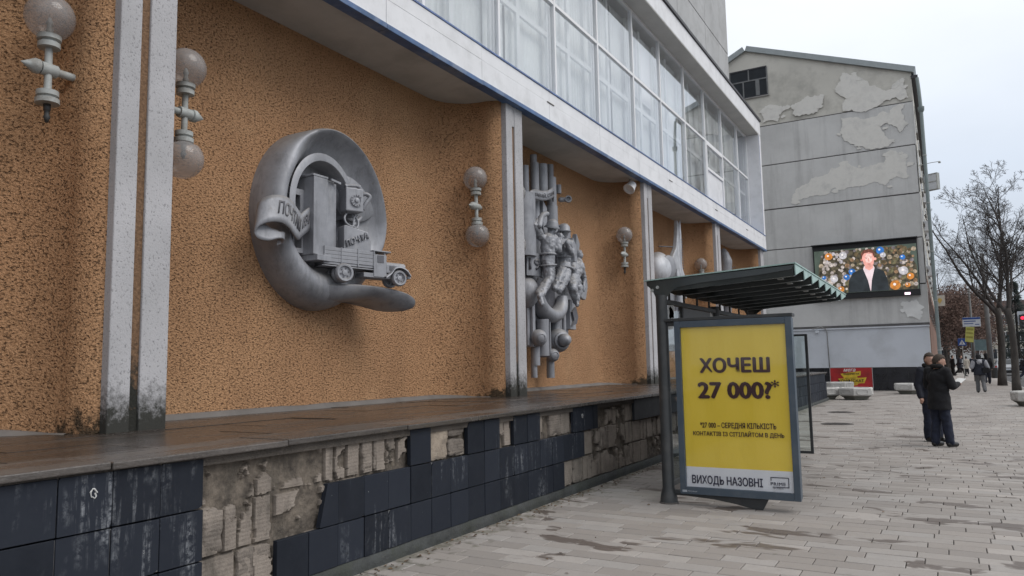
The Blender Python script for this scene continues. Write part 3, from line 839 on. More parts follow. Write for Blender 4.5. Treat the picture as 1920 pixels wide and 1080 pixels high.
# ================================================================== wall lamps
M_lampm = pm('grey_painted_metal', (.36,.375,.365), .55, .15, 6, bump=.15, bscale=60, dirt=(.16,.13,.10), dirtscale=7, dirtamt=.6)
def globe_mat():
    mt, t, nn, ll, bs = nodes('dusty_globe_glass')
    out = [n for n in nn if n.type == 'OUTPUT_MATERIAL'][0]
    bs.inputs['Base Color'].default_value = (.44,.425,.42,1); bs.inputs['Roughness'].default_value = .12
    bs.inputs['Specular IOR Level'].default_value = .6
    tr = nn.new('ShaderNodeBsdfTransparent'); tr.inputs[0].default_value = (.88,.86,.85,1)
    ms = nn.new('ShaderNodeMixShader')
    geo = nn.new('ShaderNodeNewGeometry'); sp = nn.new('ShaderNodeSeparateXYZ'); ll.new(geo.outputs['Normal'], sp.inputs[0])
    mr_ = nn.new('ShaderNodeMapRange'); mr_.inputs[1].default_value = -1; mr_.inputs[2].default_value = 1; mr_.inputs[3].default_value = .36; mr_.inputs[4].default_value = .58
    ll.new(sp.outputs['Z'], mr_.inputs[0])
    nf = noisef(t, 5, 2, .5); ad = mathn(t, 'MULTIPLY', mr_.outputs[0], mathn(t, 'ADD', .75, mathn(t, 'MULTIPLY', nf, .25)))
    ll.new(ad, ms.inputs[0]); ll.new(tr.outputs[0], ms.inputs[1]); ll.new(bs.outputs[0], ms.inputs[2]); ll.new(ms.outputs[0], out.inputs[0])
    return mt
M_globe = globe_mat()
M_dark = pm('dark_socket', (.04,.04,.04), .6, .2, 8)
def wall_lamp(loc, dirn, label, lower=True):
    """stem with a globe above and below on a horizontal arm along the wall; dirn: -1 points to -Y"""
    o = empty('wall_lamp', loc)
    mb = MB(); mb.cyl((0,0,-.30),(0,0,.30), .032, 14); mb.build('stem', M_lampm, o, smooth=True, auto=40)
    mb = MB(); mb.cyl((0,-dirn*.36,0),(0,dirn*.02,0), .036, 14); mb.lathe([(.058,-.07),(.058,.07)], (0,0,0), (0,1,0), 16); mb.build('arm', M_lampm, o, smooth=True, auto=40)
    mb = MB(); mb.lathe([(.04,0),(.066,.015),(.066,.055),(.045,.09),(.0,.165)], (0,dirn*.07,0), (0,dirn,0), 16); mb.build('finial', M_lampm, o, smooth=True, auto=30)
    for sgn in (1, -1):
        mb = MB(); mb.lathe([(.045,0),(.09,.0),(.09,.045),(.07,.055),(.07,.062),(.098,.072),(.098,.115),(.06,.118)], (0,0,sgn*.20), (0,0,sgn), 20); mb.build('collar', M_lampm, o, smooth=True, auto=30)
        mb = MB(); mb.lathe([(.03,0),(.03,.06),(.022,.065),(.022,.10),(.03,.12),(.012,.17)], (0,0,sgn*.315), (0,0,sgn), 12); mb.build('socket', M_lampm if sgn > 0 else M_dark, o, smooth=True)
        if sgn == -1 and not lower: continue
        mb = MB(); prof = []
        for i in range(19):
            a = math.pi*(.17+.83*i/18); prof.append((.205*math.sin(a), .49-.205*math.cos(a)))
        if sgn < 0: prof = [(.085,.30),(.10,.335)]+[p for p in prof[2:]]
        mb.lathe(prof, (0,0,0), (0,0,sgn), 28); mb.build('globe', M_globe, o, smooth=True)
    o.rotation_euler = (rt_.uniform(-.02,.02), rt_.uniform(-.025,.025), rt_.uniform(-.05,.05))
    return tag(o, label, 'lamp', 'double globe wall lamps beside the pilasters')
wall_lamp((-6.75, 3.50, 4.37), -1, 'grey wall lamp with only its upper globe, left of the nearest white pilaster', lower=False)
wall_lamp((-6.72, 4.86, 4.36), 1, 'double globe wall lamp half hidden right behind the nearest white pilaster')
wall_lamp((-6.75, 10.53, 4.37), -1, 'double globe wall lamp right of the truck relief, with both globes complete')
wall_lamp((-6.72, 11.80, 4.36), 1, 'globe wall lamp almost hidden by the second pilaster, beside the soldiers relief')
wall_lamp((-6.75, 17.33, 4.36), -1, 'wall lamp missing its lower globe, between soldiers relief and third pilaster', lower=False)
wall_lamp((-6.75, 24.15, 4.36), -1, 'wall lamp whose upper globe peeks over the bus shelter roof')
# floodlight under the soffit
fl = empty('floodlight', (-6.55, 17.35, 6.20))
mb = MB(); mb.tube([(0,0,.04),(0,-.03,-.06),(.06,-.12,-.14)], .018, 8); mb.build('bracket', M_lampm, fl, smooth=True)
mb = MB(); mb.m = Matrix.Translation((.08,-.16,-.18)) @ Matrix.Rotation(R(40),4,'X') @ Matrix.Rotation(R(-30),4,'Z')
mb.lathe([(.05,-.13),(.10,-.10),(.13,.05),(.15,.10),(.15,.12),(.12,.12),(.11,.08)], (0,0,0), (.3,-1,-.1), 18); mb.build('housing', M_white, fl, smooth=True, auto=35)
tag(fl, 'small white floodlight under the soffit beside the third pilaster', 'floodlight')
# ================================================================== RELIEFS on the facade
def zinc_mat(name, col):
    mt, t, nn, ll, bs = nodes(name)
    c = mix(t, ramp2(t, noisef(t, 2.2, 6, .65), .3, .7), tuple(x*.74 for x in col), tuple(x*1.22 for x in col))
    c = mix(t, mathn(t, 'MULTIPLY', ramp2(t, noisef(t, 7, 6, .75, stretch=(1,1,.16)), .50, .68), .5), c, tuple(x*.42 for x in col))
    c = mix(t, mathn(t, 'MULTIPLY', ramp2(t, noisef(t, 3.1, 5, .7, stretch=(1,1,.5)), .55, .70), .45), c, (.40,.395,.40))
    c = mix(t, mathn(t, 'MULTIPLY', ramp2(t, noisef(t, 11, 6, .75), .62, .70), .5), c, (.17,.135,.11))
    geo = nn.new('ShaderNodeNewGeometry'); sp = nn.new('ShaderNodeSeparateXYZ'); ll.new(geo.outputs['Normal'], sp.inputs[0])
    dust = ramp2(t, mathn(t, 'ADD', sp.outputs['Z'], mathn(t, 'MULTIPLY', noisef(t, 20, 4, .7), .6)), .75, 1.25)
    c = mix(t, mathn(t, 'MULTIPLY', dust, .5), c, (.30,.28,.26))
    ll.new(c, bs.inputs['Base Color']); bs.inputs['Metallic'].default_value = .25
    rr = nn.new('ShaderNodeMapRange'); rr.inputs[3].default_value = .38; rr.inputs[4].default_value = .72
    ll.new(noisef(t, 6, 4), rr.inputs[0]); ll.new(rr.outputs[0], bs.inputs['Roughness'])
    bumpn(t, bs, mathn(t, 'ADD', noisef(t, 8, 5, .6), mathn(t, 'MULTIPLY', noisef(t, 70, 3, .6), .25)), .22, .014)
    return mt
M_zinc = zinc_mat('grey_painted_metal_relief', (.30,.305,.33))
M_zincd = zinc_mat('dark_metal_and_shade', (.12,.12,.135))  # letters darker than the relief: the shade of engraving is put into the colour
def warp_text(name, body, mat, parent, fn, bold=.01, depth=.012):
    """lettering laid on a curved sheet: fn(u in 0..1, v in 0..1, h) -> point"""
    cu = bpy.data.curves.new(name, 'FONT'); cu.body = body; cu.size = 1; cu.offset = bold; cu.resolution_u = 3
    ob = bpy.data.objects.new(name, cu); COL.objects.link(ob); bpy.context.view_layer.update()
    me = bpy.data.meshes.new_from_object(ob.evaluated_get(bpy.context.evaluated_depsgraph_get()))
    bpy.data.objects.remove(ob); bpy.data.curves.remove(cu)
    bm = bmesh.new(); bm.from_mesh(me)
    bmesh.ops.triangulate(bm, faces=bm.faces)
    xs = [v.co.x for v in bm.verts]; ys_ = [v.co.y for v in bm.verts]
    x0, x1, y0, y1 = min(xs), max(xs), min(ys_), max(ys_)
    r = bmesh.ops.extrude_face_region(bm, geom=bm.faces[:])
    for v in [g_ for g_ in r['geom'] if isinstance(g_, bmesh.types.BMVert)]: v.co.z = 1
    for v in bm.verts: v.co = Vector(fn((v.co.x-x0)/(x1-x0), (v.co.y-y0)/(y1-y0), v.co.z*depth))
    bmesh.ops.recalc_face_normals(bm, faces=bm.faces)
    bm.to_mesh(me); bm.free(); me.name = name; me.materials.clear()
    return link(name, me, mat, parent)
def catmull(P, n=6):
    P = [Vector(p) for p in P]; out = []
    for i in range(len(P)-1):
        p0, p1, p2, p3 = P[max(i-1,0)], P[i], P[i+1], P[min(i+2,len(P)-1)]
        for k in range(n):
            u = k/n; out.append(.5*((2*p1)+(p2-p0)*u+(2*p0-5*p1+4*p2-p3)*u*u+(3*p1-p0-3*p2+p3)*u**3))
    out.append(P[-1]); return out

# ---------------------------------------------------------------- relief 1: post ring with truck
r1 = empty('post_relief', (-7.35, 7.30, 3.66))
tag(r1, 'round grey metal relief with a mail truck, tower and telephone on the stucco', 'relief')
A_, B_ = 1.05, 1.21
tubep = [(.80+.20*math.cos(a), (.42)*math.sin(a)) for a in [math.pi*(.0+.86*i/15) for i in range(16)]]
rimp = [(1.0,0),(1.0,.15),(1.0,.30),(1.0,.42),(.992,.462),(.975,.475),(.955,.46),(.93,.42),(.90,.375),(.86,.325),(.81,.275),(.76,.235),(.70,.20),(.65,.175),(.61,.165),(.565,.16)]
def ring(i, j, nth=120):
    th = 2*math.pi*i/nth
    wv = min(1, max(0, (math.cos(th-R(48))+.22)/1.0)); wv = wv*wv*(3-2*wv)
    if j < 16:
        r = tubep[j][0]*(1-wv)+rimp[j][0]*wv; d = tubep[j][1]*(1-wv)+rimp[j][1]*wv
    else:
        r, d = .565, .02
    k = (1-r)/.44
    return (d, -.07*k+A_*r*math.cos(th), .10*k+B_*r*math.sin(th))
mb = MB(); mb.grid(lambda i, j: ring(i, j), 120, 17, True); mb.build('ring', M_zinc, r1, smooth=True, auto=55)
mb = MB(); mb.lathe([(.70,-.01),(.70,.035)], (0,-.07,.10), (1,0,0), 48); mb.build('niche_back', M_zinc, r1)
# second arch step inside the ring
mb = MB()
def arch(i, j):
    th = R(-5)+R(205)*i/40
    r, d = ((.60,.34),(.575,.355),(.515,.355),(.505,.34),(.505,.02))[j]
    return (d, -.10+1.02*r*math.cos(th), .14+1.22*r*math.sin(th))
mb.grid(arch, 41, 5); mb.build('arch', M_zinc, r1, smooth=True, auto=40)
# tower
mb = MB(); mb.box(.03, .45, -.40, -.15, -.52, .50); mb.box(.03, .43, -.149, -.01, -.52, .495); mb.box(.03, .40, -.009, .06, -.52, .48)
mb.box(.08, .455, -.415, -.145, .50, .53); mb.build('tower', M_zinc, r1, bevel=.006)
mb = MB(); mb.box(.20, .50, -.38, .10, -.60, -.522); mb.build('tower_base', M_zinc, r1, bevel=.006)
mb = MB(); mb.prism([(-.12,0),(.06,-.02),(.06,-.05),(.0,-.04),(-.12,-.03)], (.455,0,.515), (0,1,0), (0,0,1), (1,0,0), .03); mb.build('tower_canopy', M_zinc, r1)
# wing with real openings
wing = MB()
ss = [-.70,-.64,-.56,-.53,-.45,-.402]; d0, d1 = .05, .27
for (a, c, e0, e1) in ((-.70,-.402,-.50,-.44),(-.70,-.402,-.08,.05),(-.70,-.402,.25,.33),(-.70,-.645,-.44,-.08),(-.50,-.402,-.44,-.44+.001),
                       (-.70,-.66,.05,.25),(-.59,-.545,.05,.25),(-.46,-.402,.05,.25),(-.575,-.56,-.44,-.08),(-.43,-.402,-.44,-.08)):
    if e1-e0 > .01: wing.box(d0, d1, a, c, e0, e1)
wing.box(.02, .15, -.699, -.403, -.499, .329)
wing.build('wing', M_zinc, r1)
mb = MB(); mb.box(.152, .18, -.56, -.43, -.28, -.265); mb.box(.152,.18,-.64,-.575,-.22,-.205); mb.build('window_bars', M_zincd, r1)
# round plate and wall telephone
mb = MB(); mb.m = Matrix.Translation((.20,.62,.43)) @ Matrix.Rotation(R(-18),4,'Z')
mb.lathe([(.36,-.06),(.36,.05),(.345,.06)], (0,0,0), (1,0,0), 36); mb.build('round_plate', M_zinc, r1, smooth=True, auto=40)
ph = MB(); ph.m = Matrix.Translation((.42,.34,.30)) @ Matrix.Rotation(R(-22),4,'Z')
ph.box(-.12,.10,-.13,.13,-.16,.165); pho = ph.build('telephone', M_zinc, r1, bevel=.015)
mb = MB(); mb.m = ph.m.copy()
mb.lathe([(.085,.10),(.085,.122),(.06,.122),(.055,.112)], (0,.02,-.01), (1,0,0), 28); mb.lathe([(.03,.10),(.03,.135),(.02,.14)], (0,.02,-.01), (1,0,0), 16)
mb.build('dial', M_zinc, pho, smooth=True, auto=40)
mb = MB(); mb.m = ph.m.copy()
for k in range(10):
    a = R(40+k*29); mb.lathe([(.012,.1225),(.012,.1245)], (0,.02+.071*math.cos(a),-.01+.071*math.sin(a)), (1,0,0), 8)
mb.build('finger_holes', M_zincd, pho)
mb = MB(); mb.m = ph.m.copy()
mb.tube(catmull([(.02,-.11,.19),(.02,-.06,.205),(.02,.05,.215),(.02,.11,.20)]), [.035]*4+[.022]*11+[.035]*4, 10)
mb.tube(catmull([(0,.14,.10),(.02,.20,.12),(.03,.26,.08),(.02,.20,-.02),(.0,.17,-.10)]), .03, 10); mb.build('handset', M_zinc, pho, smooth=True)
mb = MB(); mb.tube(catmull([(.40,.28,.14),(.42,.20,.05),(.44,.22,-.03),(.46,.32,-.06),(.44,.36,.04),(.42,.40,.10),(.45,.44,.02),(.46,.40,-.07),(.44,.34,-.03),(.40,.48,.12)]), .014, 8)
mb.cap((.40,.40,-.02),.035,(.40,.54,.10),.03); mb.build('cord', M_zinc, pho, smooth=True)
# truck, heading out of the wall
AL = R(22)
hd = Vector((math.sin(AL), math.cos(AL), -.028)); sd_ = Vector((math.cos(AL), -math.sin(AL), 0)); upv = Vector((0,0,1))
TO = Vector((.58, .03, -.735))
def TM(): 
    mm = Matrix((hd, sd_, upv)).transposed().to_4x4(); mm.translation = TO; return mm
def tmb():
    q = MB(); q.m = TM(); return q       # coordinates: (u along, w outward, v up)
truck = tmb().box(-.30,.44,-.30,-.02,.075,.09).box(.30,.93,-.28,-.04,-.02,.04).build('truck_chassis', M_zinc, r1, bevel=.004)
mb = tmb(); mb.box(-.29,.44,-.30,-.02,.10,.13); mb.box(-.29,-.27,-.30,-.021,.131,.325)
for k in range(3): 
    a = -.268+k*.237
    for q in range(4): mb.box(a, a+.231, -.045, -.012, .133+q*.049, .133+q*.049+.046)
mb.build('truck_bed', M_zinc, truck, bevel=.003)
mb = tmb()
for a in (-.272,-.035,.202,.436): mb.box(a-.006,a+.006,-.05,-.004,.10,.335)
mb.build('stake_posts', M_zinc, truck)
mb = tmb(); mb.prism([(.04,.13),(.44,.13),(.44,.48),(.40,.60),(.06,.665),(.04,.65)], (0,-.30,0), (1,0,0), (0,0,1), (0,1,0), .20); mb.build('mail_box', M_zinc, truck, bevel=.008)
Tm = TM(); dg_u = (Tm.to_3x3() @ Vector((.89,0,.46))).normalized(); dg_v = (Tm.to_3x3() @ Vector((-.30,0,.95))).normalized()
warp_text('truck_lettering', 'ПОЧТА', M_zinc, truck, lambda u, v, h: Tm @ Vector((.075+.325*u-.02*v, -.098+h, .36+.155*u+.095*v)), .03, .02)
mb = tmb(); mb.box(.445,.64,-.27,-.03,-.01,.30); mb.box(.425,.70,-.29,-.01,.335,.355); mb.box(.445,.47,-.27,-.03,.30,.335); mb.box(.60,.625,-.055,-.03,.30,.335)
mb.build('cab', M_zinc, truck, bevel=.008)
mb = tmb(); mb.box(.50,.595,-.032,-.024,.19,.29); mb.build('cab_window', M_zincd, truck)
mb = tmb(); mb.prism([(-.11,0),(.11,0),(.11,.12),(.075,.155),(-.075,.155),(-.11,.12)], (.642,-.15,.06), (0,1,0), (0,0,1), (1,0,0), .30); mb.build('bonnet', M_zinc, truck, bevel=.008)
mb = tmb(); mb.box(.69,.86,-.042,-.034,.10,.16); mb.build('bonnet_vent', M_zincd, truck)
mb = tmb()
fd = catmull([(.60,0,.0),(.68,0,.06),(.74,0,.135),(.83,0,.155),(.92,0,.12),(.985,0,.045)], 5)
mb.grid(lambda i, j: (fd[i].x, (-.06,.04,.045,-.055)[j], fd[i].z+(0,0,-.02,-.02)[j]), len(fd), 4); mb.build('fender', M_zinc, truck, smooth=True, auto=40)
mb = tmb(); mb.box(.95,1.0,-.26,.0,.0,.035); mb.build('bumper', M_zinc, truck, bevel=.006)
mb = tmb(); mb.lathe([(.02,0),(.032,.02),(.032,.05)], (.93,-.05,.10), (1,0,0), 12); mb.build('headlight', M_zinc, truck, smooth=True)
def wheel(u, v, wd, r):
    mb = tmb()
    prof = [(r*.55,-.05),(r*.86,-.05),(r*.97,-.035),(r,-.01),(r*.97,.018),(r*.86,.032),(r*.70,.030),(r*.66,.012),(r*.60,.004),(r*.3,.006),(r*.28,.022),(r*.12,.026)]
    mb.lathe(prof, (u,wd,v), (0,1,0), 32); o = mb.build('wheel', M_zinc, truck, smooth=True, auto=45)
    mb = tmb()
    for k in range(6):
        a = R(k*60+15); mb.lathe([(r*.09,.0045),(r*.09,.0125)], (u+r*.45*math.cos(a),wd,v+r*.45*math.sin(a)), (0,1,0), 10)
    mb.build('wheel_holes', M_zincd, o)
wheel(0, 0, .0, .128); wheel(0,0,-.11,.128); wheel(.815, -.005, .0, .112); wheel(.815,-.005,-.26,.112); wheel(0,0,-.28,.125)
# road tongue
secs = [(-.30,-.93,-1.05,0,.20),(-.12,-.89,-1.12,0,.40),(.25,-.87,-1.10,0,.60),(.6,-.88,-1.06,0,.72),(.85,-.915,-1.10,.1,.82),(1.02,-.96,-1.17,.3,.88),(1.12,-1.02,-1.19,.5,.90),(1.19,-1.09,-1.16,.65,.85)]
mb = MB(); ct = [catmull([(s_[k],s_[0],0) for s_ in secs],5) for k in (1,2,3,4)]
nS = len(ct[0])
def tong(i, j):
    j = j%8
    tt, tb, da, db = (ct[k][i].x for k in range(4)); s_ = ct[0][i].y
    return [(da,s_,tt),((da+db)/2,s_,tt+.012),(db-.03,s_,tt),(db,s_,tt-.02),(db-.01,s_,tt*.68+tb*.32),(da+(db-da)*.80,s_,tb*.8+tt*.2),(da+(db-da)*.45,s_,tb),(da,s_,tb)][j]
mb.grid(lambda j, i: tong(i, j), 8, nS, True); k0 = len(mb.v)-8; mb.f.append(tuple(range(k0,k0+8))); mb.build('road_ribbon', M_zinc, r1, smooth=True, auto=50)
# scroll with ПОЧТАМТ 1934
sc = catmull([(.46,-1.02,-.50),(.50,-.97,-.47),(.55,-1.0,-.43),(.55,-1.08,-.43),(.52,-1.20,-.47),(.48,-1.31,-.46),(.47,-1.36,-.40),(.52,-1.35,-.32),(.58,-1.25,-.26),(.61,-1.10,-.245),(.61,-.98,-.285),(.60,-.89,-.35),(.585,-.82,-.40),(.55,-.76,-.40),(.50,-.66,-.34),(.45,-.55,-.28),(.38,-.42,-.22)], 5)
gv = Vector((-.06,.10,.345)); nS = len(sc)
def gvec(i):
    return gv*(.25 if i < 15 else min(1, .25+(i-15)/22))
mb = MB(); mb.grid(lambda i, j: sc[i]+gvec(i)*(j/5), nS, 6)
o = mb.build('scroll', M_zinc, r1, smooth=True); so_ = o.modifiers.new('thick','SOLIDIFY'); so_.thickness = .028; so_.offset = 0
def on_scroll(i0, i1, v0, v1):
    def fn(u, v, h):
        x = i0+(i1-i0)*u; k = min(int(x), nS-2); f = x-k
        p = sc[k].lerp(sc[k+1], f); g2 = gvec(k).lerp(gvec(k+1), f)
        tn = (sc[k+1]-sc[k]); n = tn.cross(g2).normalized()
        if n.x < 0: n = -n
        return p+g2*(v0+(v1-v0)*v)+n*(h+.014)
    return fn
warp_text('scroll_lettering', 'ПОЧТАМТ', M_zincd, o, on_scroll(43, 64, .30, .80), .02, .008)
warp_text('scroll_lettering', '1934', M_zincd, o, on_scroll(68, 77, .32, .82), .02, .008)

# ---------------------------------------------------------------- figures used by the second relief
def soldier(J, parent, name, helmet=True, vox=.017):
    mb = MB(); g_ = lambda k: Vector(J[k])
    pel, ch, nk, hdv = g_('pelvis'), g_('chest'), g_('neck'), g_('head')
    mb.cap(pel, .14, pel.lerp(ch,.5), .14); mb.cap(pel.lerp(ch,.5), .145, ch, .165); mb.cap(ch, .13, nk, .06); mb.cap(nk, .055, hdv, .07)
    mb.ball(hdv, .098, 16, 12, (1,.86,1.2))
    f = g_('face'); fdv = (f-hdv).normalized()
    mb.ball(hdv+fdv*.095+Vector((0,0,-.01)), .022, 8, 6); mb.ball(hdv+fdv*.07+Vector((0,0,-.09)), .04, 8, 6); mb.ball(hdv+fdv*.075+Vector((0,0,.045)), .035, 8, 6)
    # tunic skirt
    mb.cap(pel+Vector((0,0,-.02)), .14, pel.lerp(g_('kneeL'),.30), .125); mb.cap(pel+Vector((0,0,-.02)), .14, pel.lerp(g_('kneeR'),.30), .125)
    for s_ in 'LR':
        mb.cap(ch.lerp(g_('sh'+s_),.4), .09, g_('sh'+s_), .085); mb.cap(g_('sh'+s_), .088, g_('el'+s_), .072); mb.cap(g_('el'+s_), .068, g_('ha'+s_), .05)
        h = g_('ha'+s_); dv = (h-g_('el'+s_)).normalized()
        mb.cap(h, .045, h+dv*.06, .042)
        pv = dv.orthogonal().normalized()
        for q in range(4): mb.cap(h+dv*.06+pv*(q-1.5)*.02, .014, h+dv*(.12-.01*abs(q-1.3))+pv*(q-1.5)*.024, .012, 8)
        mb.cap(h+dv*.02+pv*.04, .015, h+dv*.07+pv*.065, .013, 8)
        hp = pel+(g_('knee'+s_)-pel)*.12
        mb.cap(hp, .13, g_('knee'+s_), .098); mb.cap(g_('knee'+s_), .096, g_('an'+s_), .07)
        if 'toe'+s_ in J: mb.cap(g_('an'+s_), .062, g_('toe'+s_), .045)
    ctr = pel.lerp(ch,.5)
    return mb
r2 = empty('soldiers_relief', (-7.35, 14, 0))
tag(r2, 'tall grey metal relief of two helmeted soldiers, pipes and the date 1941', 'relief')
def cyl2(name, d, s, z0, z1, r, hollow=True, n=24, cut=0):
    mb = MB()
    prof = [(r,0),(r,z1-z0)]+([(r*.78,z1-z0),(r*.76,z1-z0-.12)] if hollow else [])
    mb.lathe(prof, (d,s,z0), (0,0,1), n)
    return mb.build(name, M_zinc, r2, smooth=True, auto=40)
for (d,s,z0,z1,r) in ((.20,-1.0,4.0,5.70,.065),(.27,-.72,4.5,5.81,.075),(.24,-.70,5.81,5.99,.06),(.27,-.37,5.22,5.86,.09),(.27,.03,5.0,5.66,.09),(.12,.27,4.9,6.02,.07),(.22,.48,5.41,5.60,.05),
                      (.15,.10,3.5,5.05,.10),(.30,-.05,4.45,5.02,.11),(.15,-.45,4.3,5.3,.09),(.28,-1.27,3.8,5.05,.21),(.12,-1.5,3.0,5.4,.12),
                      (.30,.28,3.4,4.66,.055),(.28,.45,3.4,4.70,.045),(.20,.62,3.4,4.72,.06),
                      (.30,-.90,1.66,2.05,.075),(.28,-.93,1.42,1.70,.052),(.30,-.26,1.40,1.80,.068),(.30,.02,2.2,2.62,.075),(.38,-.71,1.85,2.58,.10),(.36,.30,2.2,2.95,.035)):
    cyl2('pipe', d, s, z0, z1, r*1.22)
mb = MB(); mb.prism([(0,0),(.18,0),(.18,.55),(0,.70)], (.20,-.62,4.35), (0,1,0), (0,0,1), (1,0,0), .2); mb.build('wedge', M_zinc, r2, bevel=.01)
mb = MB(); mb.lathe([(.0,0),(.075,0),(.075,.10),(.05,.10),(.045,.04)], (.34,.72,5.30), (.5,-1,0), 20); mb.cap((.2,.62,5.3),.06,(.3,.7,5.3),.05); mb.build('nozzle', M_zinc, r2, smooth=True, auto=40)
# slabs
for (d0,d1,s0,s1,z0,z1) in ((.0,.36,-1.09,-.98,2.02,3.40),(.0,.30,-1.20,-1.10,2.05,3.30),(.0,.42,-.47,-.43,1.82,2.6),(.0,.34,.66,.78,2.43,3.07),(.0,.28,.79,1.07,2.43,3.09),(0,.22,-1.0,.8,2.3,4.4),(0,.10,-1.6,1.3,2.6,4.7)):
    mb = MB(); mb.box(d0,d1,s0,s1,z0,z1); mb.build('slab', M_zinc, r2, bevel=.01)
mb = MB(); mb.prism([(0,0),(.1,.12),(.02,.3),(.2,.42),(.3,.2),(.22,.05)], (.342,.66,2.5), (0,1,0), (0,0,1), (1,0,0), .05); mb.build('shard', M_zincd, r2)
# spheres with nozzles
def eyeball(d, s, z, r, r2_, name='pierced_ball'):
    ax = Vector((.78,-.62,-.05))
    mb = MB(); mb.ball((d,s,z), r, 28, 18); mb.build(name, M_zinc, r2, smooth=True)
    mb = MB(); mb.lathe([(r2_*1.25,r*.70),(r2_*1.25,r*.90),(r2_,r*.97),(r2_*.95,r*.75)], (d,s,z), ax, 24); mb.build('socket_ring', M_zinc, r2, smooth=True, auto=40)
    mb = MB(); mb.lathe([(r2_*.93,r*.70),(r2_*.93,r*.88)], (d,s,z), ax, 24); mb.build('socket_hole', M_zincd, r2)
eyeball(.42, -.98, 2.2, .17, .075); eyeball(.40, -.34, 1.86, .135, .07); eyeball(.36, .0, 2.17, .25, .14)
mb = MB(); mb.lathe([(.12,.0),(.13,.12),(.10,.22),(.0,.26)], (.52,-.11,2.17), (.6,-.5,0), 22); mb.build('ball_nose', M_zinc, r2, smooth=True)
# half ring (bowl) with the dark hollow
mb = MB()
def bowl(i, j):
    a = math.pi+math.pi*i/28; b = 2*math.pi*j/16; Rm = .52; rr = .10+.075*math.sin(math.pi*i/28)
    return (.36+rr*1.1*math.sin(b), -.30+(Rm+rr*math.cos(b))*math.cos(a)*1.05, 3.12+(Rm+rr*math.cos(b))*math.sin(a)*.86)
mb.grid(lambda j, i: bowl(i, j), 16, 29, True); mb.build('half_ring', M_zinc, r2, smooth=True)
mb = MB(); mb.lathe([(.44,0),(.44,.02)], (.225,-.30,3.12), (1,0,0), 32); mb.build('hollow', M_zincd, r2)
# curved plate with the year
mb = MB()
def plate(i, j):
    a = R(-52+104*i/16); return [(.18+.30*math.cos(a)+o_, -.98+.42*math.sin(a), z_) for (o_, z_) in ((-.05,3.42),(0,3.42),(0.01,3.87),(-.05,3.88))][j]
mb.grid(plate, 17, 4); yp_ = mb.build('year_plate', M_zinc, r2, smooth=True, auto=40)
def onpl(u, v, h):
    a = R(-44+88*u); return (.18+(.305+h)*math.cos(a)+.003, -.98+(.425+h)*math.sin(a), 3.53+.23*v)
warp_text('year_lettering', '1941', M_zincd, yp_, onpl, .02, .012)
mb = MB(); mb.ball((.22,-1.15,3.10), .30, 24, 14, (1,.9,1.1)); mb.build('shell', M_zinc, r2, smooth=True)
# banner scroll
bn = catmull([(.42,-1.42,4.90),(.47,-1.36,4.84),(.50,-1.28,4.90),(.50,-1.12,4.95),(.52,-.9,4.96),(.54,-.7,5.0),(.54,-.52,5.07),(.50,-.35,5.14),(.44,-.22,5.14),(.40,-.16,5.08)], 5)
mb = MB(); mb.grid(lambda i, j: bn[i]+Vector((-.02*j/3,0,.20*j/3)), len(bn), 4); bo = mb.build('banner', M_zinc, r2, smooth=True); so_ = bo.modifiers.new('thick','SOLIDIFY'); so_.thickness = .03; so_.offset = 0
def onbn(u, v, h):
    x = 9+(len(bn)-18)*u; k = min(int(x), len(bn)-2); p = bn[k].lerp(bn[k+1], x-k)
    tn = (bn[k+1]-bn[k]).normalized(); n = tn.cross(Vector((0,0,1))).normalized(); n = n if n.x > 0 else -n
    return p+Vector((0,0,.045+.105*v))+n*(h+.016)
warp_text('banner_lettering', 'ВСТАВАЙ, СТРАНА', M_zincd, bo, onbn, .01, .006)
# two soldiers and a falling figure, each one continuous body
S1 = dict(pelvis=(.60,-.86,3.72), chest=(.60,-.82,4.13), neck=(.60,-.72,4.28), head=(.62,-.66,4.42), face=(.72,-.70,4.40),
          shL=(.52,-.98,4.22), elL=(.52,-1.22,4.40), haL=(.55,-.94,4.64), shR=(.66,-.66,4.2), elR=(.72,-.60,3.98), haR=(.74,-.55,4.2),
          kneeL=(.62,-.84,3.38), anL=(.62,-1.30,3.07), toeL=(.70,-1.44,2.98), kneeR=(.66,-.92,3.36), anR=(.68,-1.36,2.98), toeR=(.74,-1.42,2.82))
mb = soldier(S1, r2, 's'); a1 = mb.build('soldier_figure', M_zinc, r2, remesh=.014, folds=(.10,.05)); a1['label'] = 'soldier with raised arm shielding his head'
mb = MB(); mb.lathe([(.0,.15),(.07,.135),(.115,.08),(.125,.02),(.165,-.03),(.16,-.04),(.11,-.02)], (.62,-.665,4.46), (.25,-.1,1), 24); mb.build('helmet', M_zinc, a1, smooth=True)
mb = MB(); mb.tube(catmull([(.60,-1.20,4.36),(.57,-1.0,4.62),(.60,-.80,4.70)]), [.05,.055,.06,.06,.06,.06,.06,.06,.055,.05,.05,.05,.04], 10); mb.build('sleeve', M_zinc, a1, smooth=True)
S2 = dict(pelvis=(.58,-.02,3.78), chest=(.62,-.08,4.14), neck=(.64,-.15,4.28), head=(.66,-.20,4.40), face=(.60,-.30,4.38),
          shL=(.62,-.26,4.2), elL=(.68,-.66,4.0), haL=(.68,-.48,4.24), shR=(.66,.06,4.2), elR=(.74,-.02,3.95), haR=(.78,-.32,4.12),
          kneeL=(.62,-.34,3.46), anL=(.62,-.62,3.20), kneeR=(.68,-.22,3.42), anR=(.68,-.52,3.16))
mb = soldier(S2, r2, 's'); a2 = mb.build('soldier_figure', M_zinc, r2, remesh=.014, folds=(.10,.05)); a2['label'] = 'soldier in round helmet leaning on his comrade'
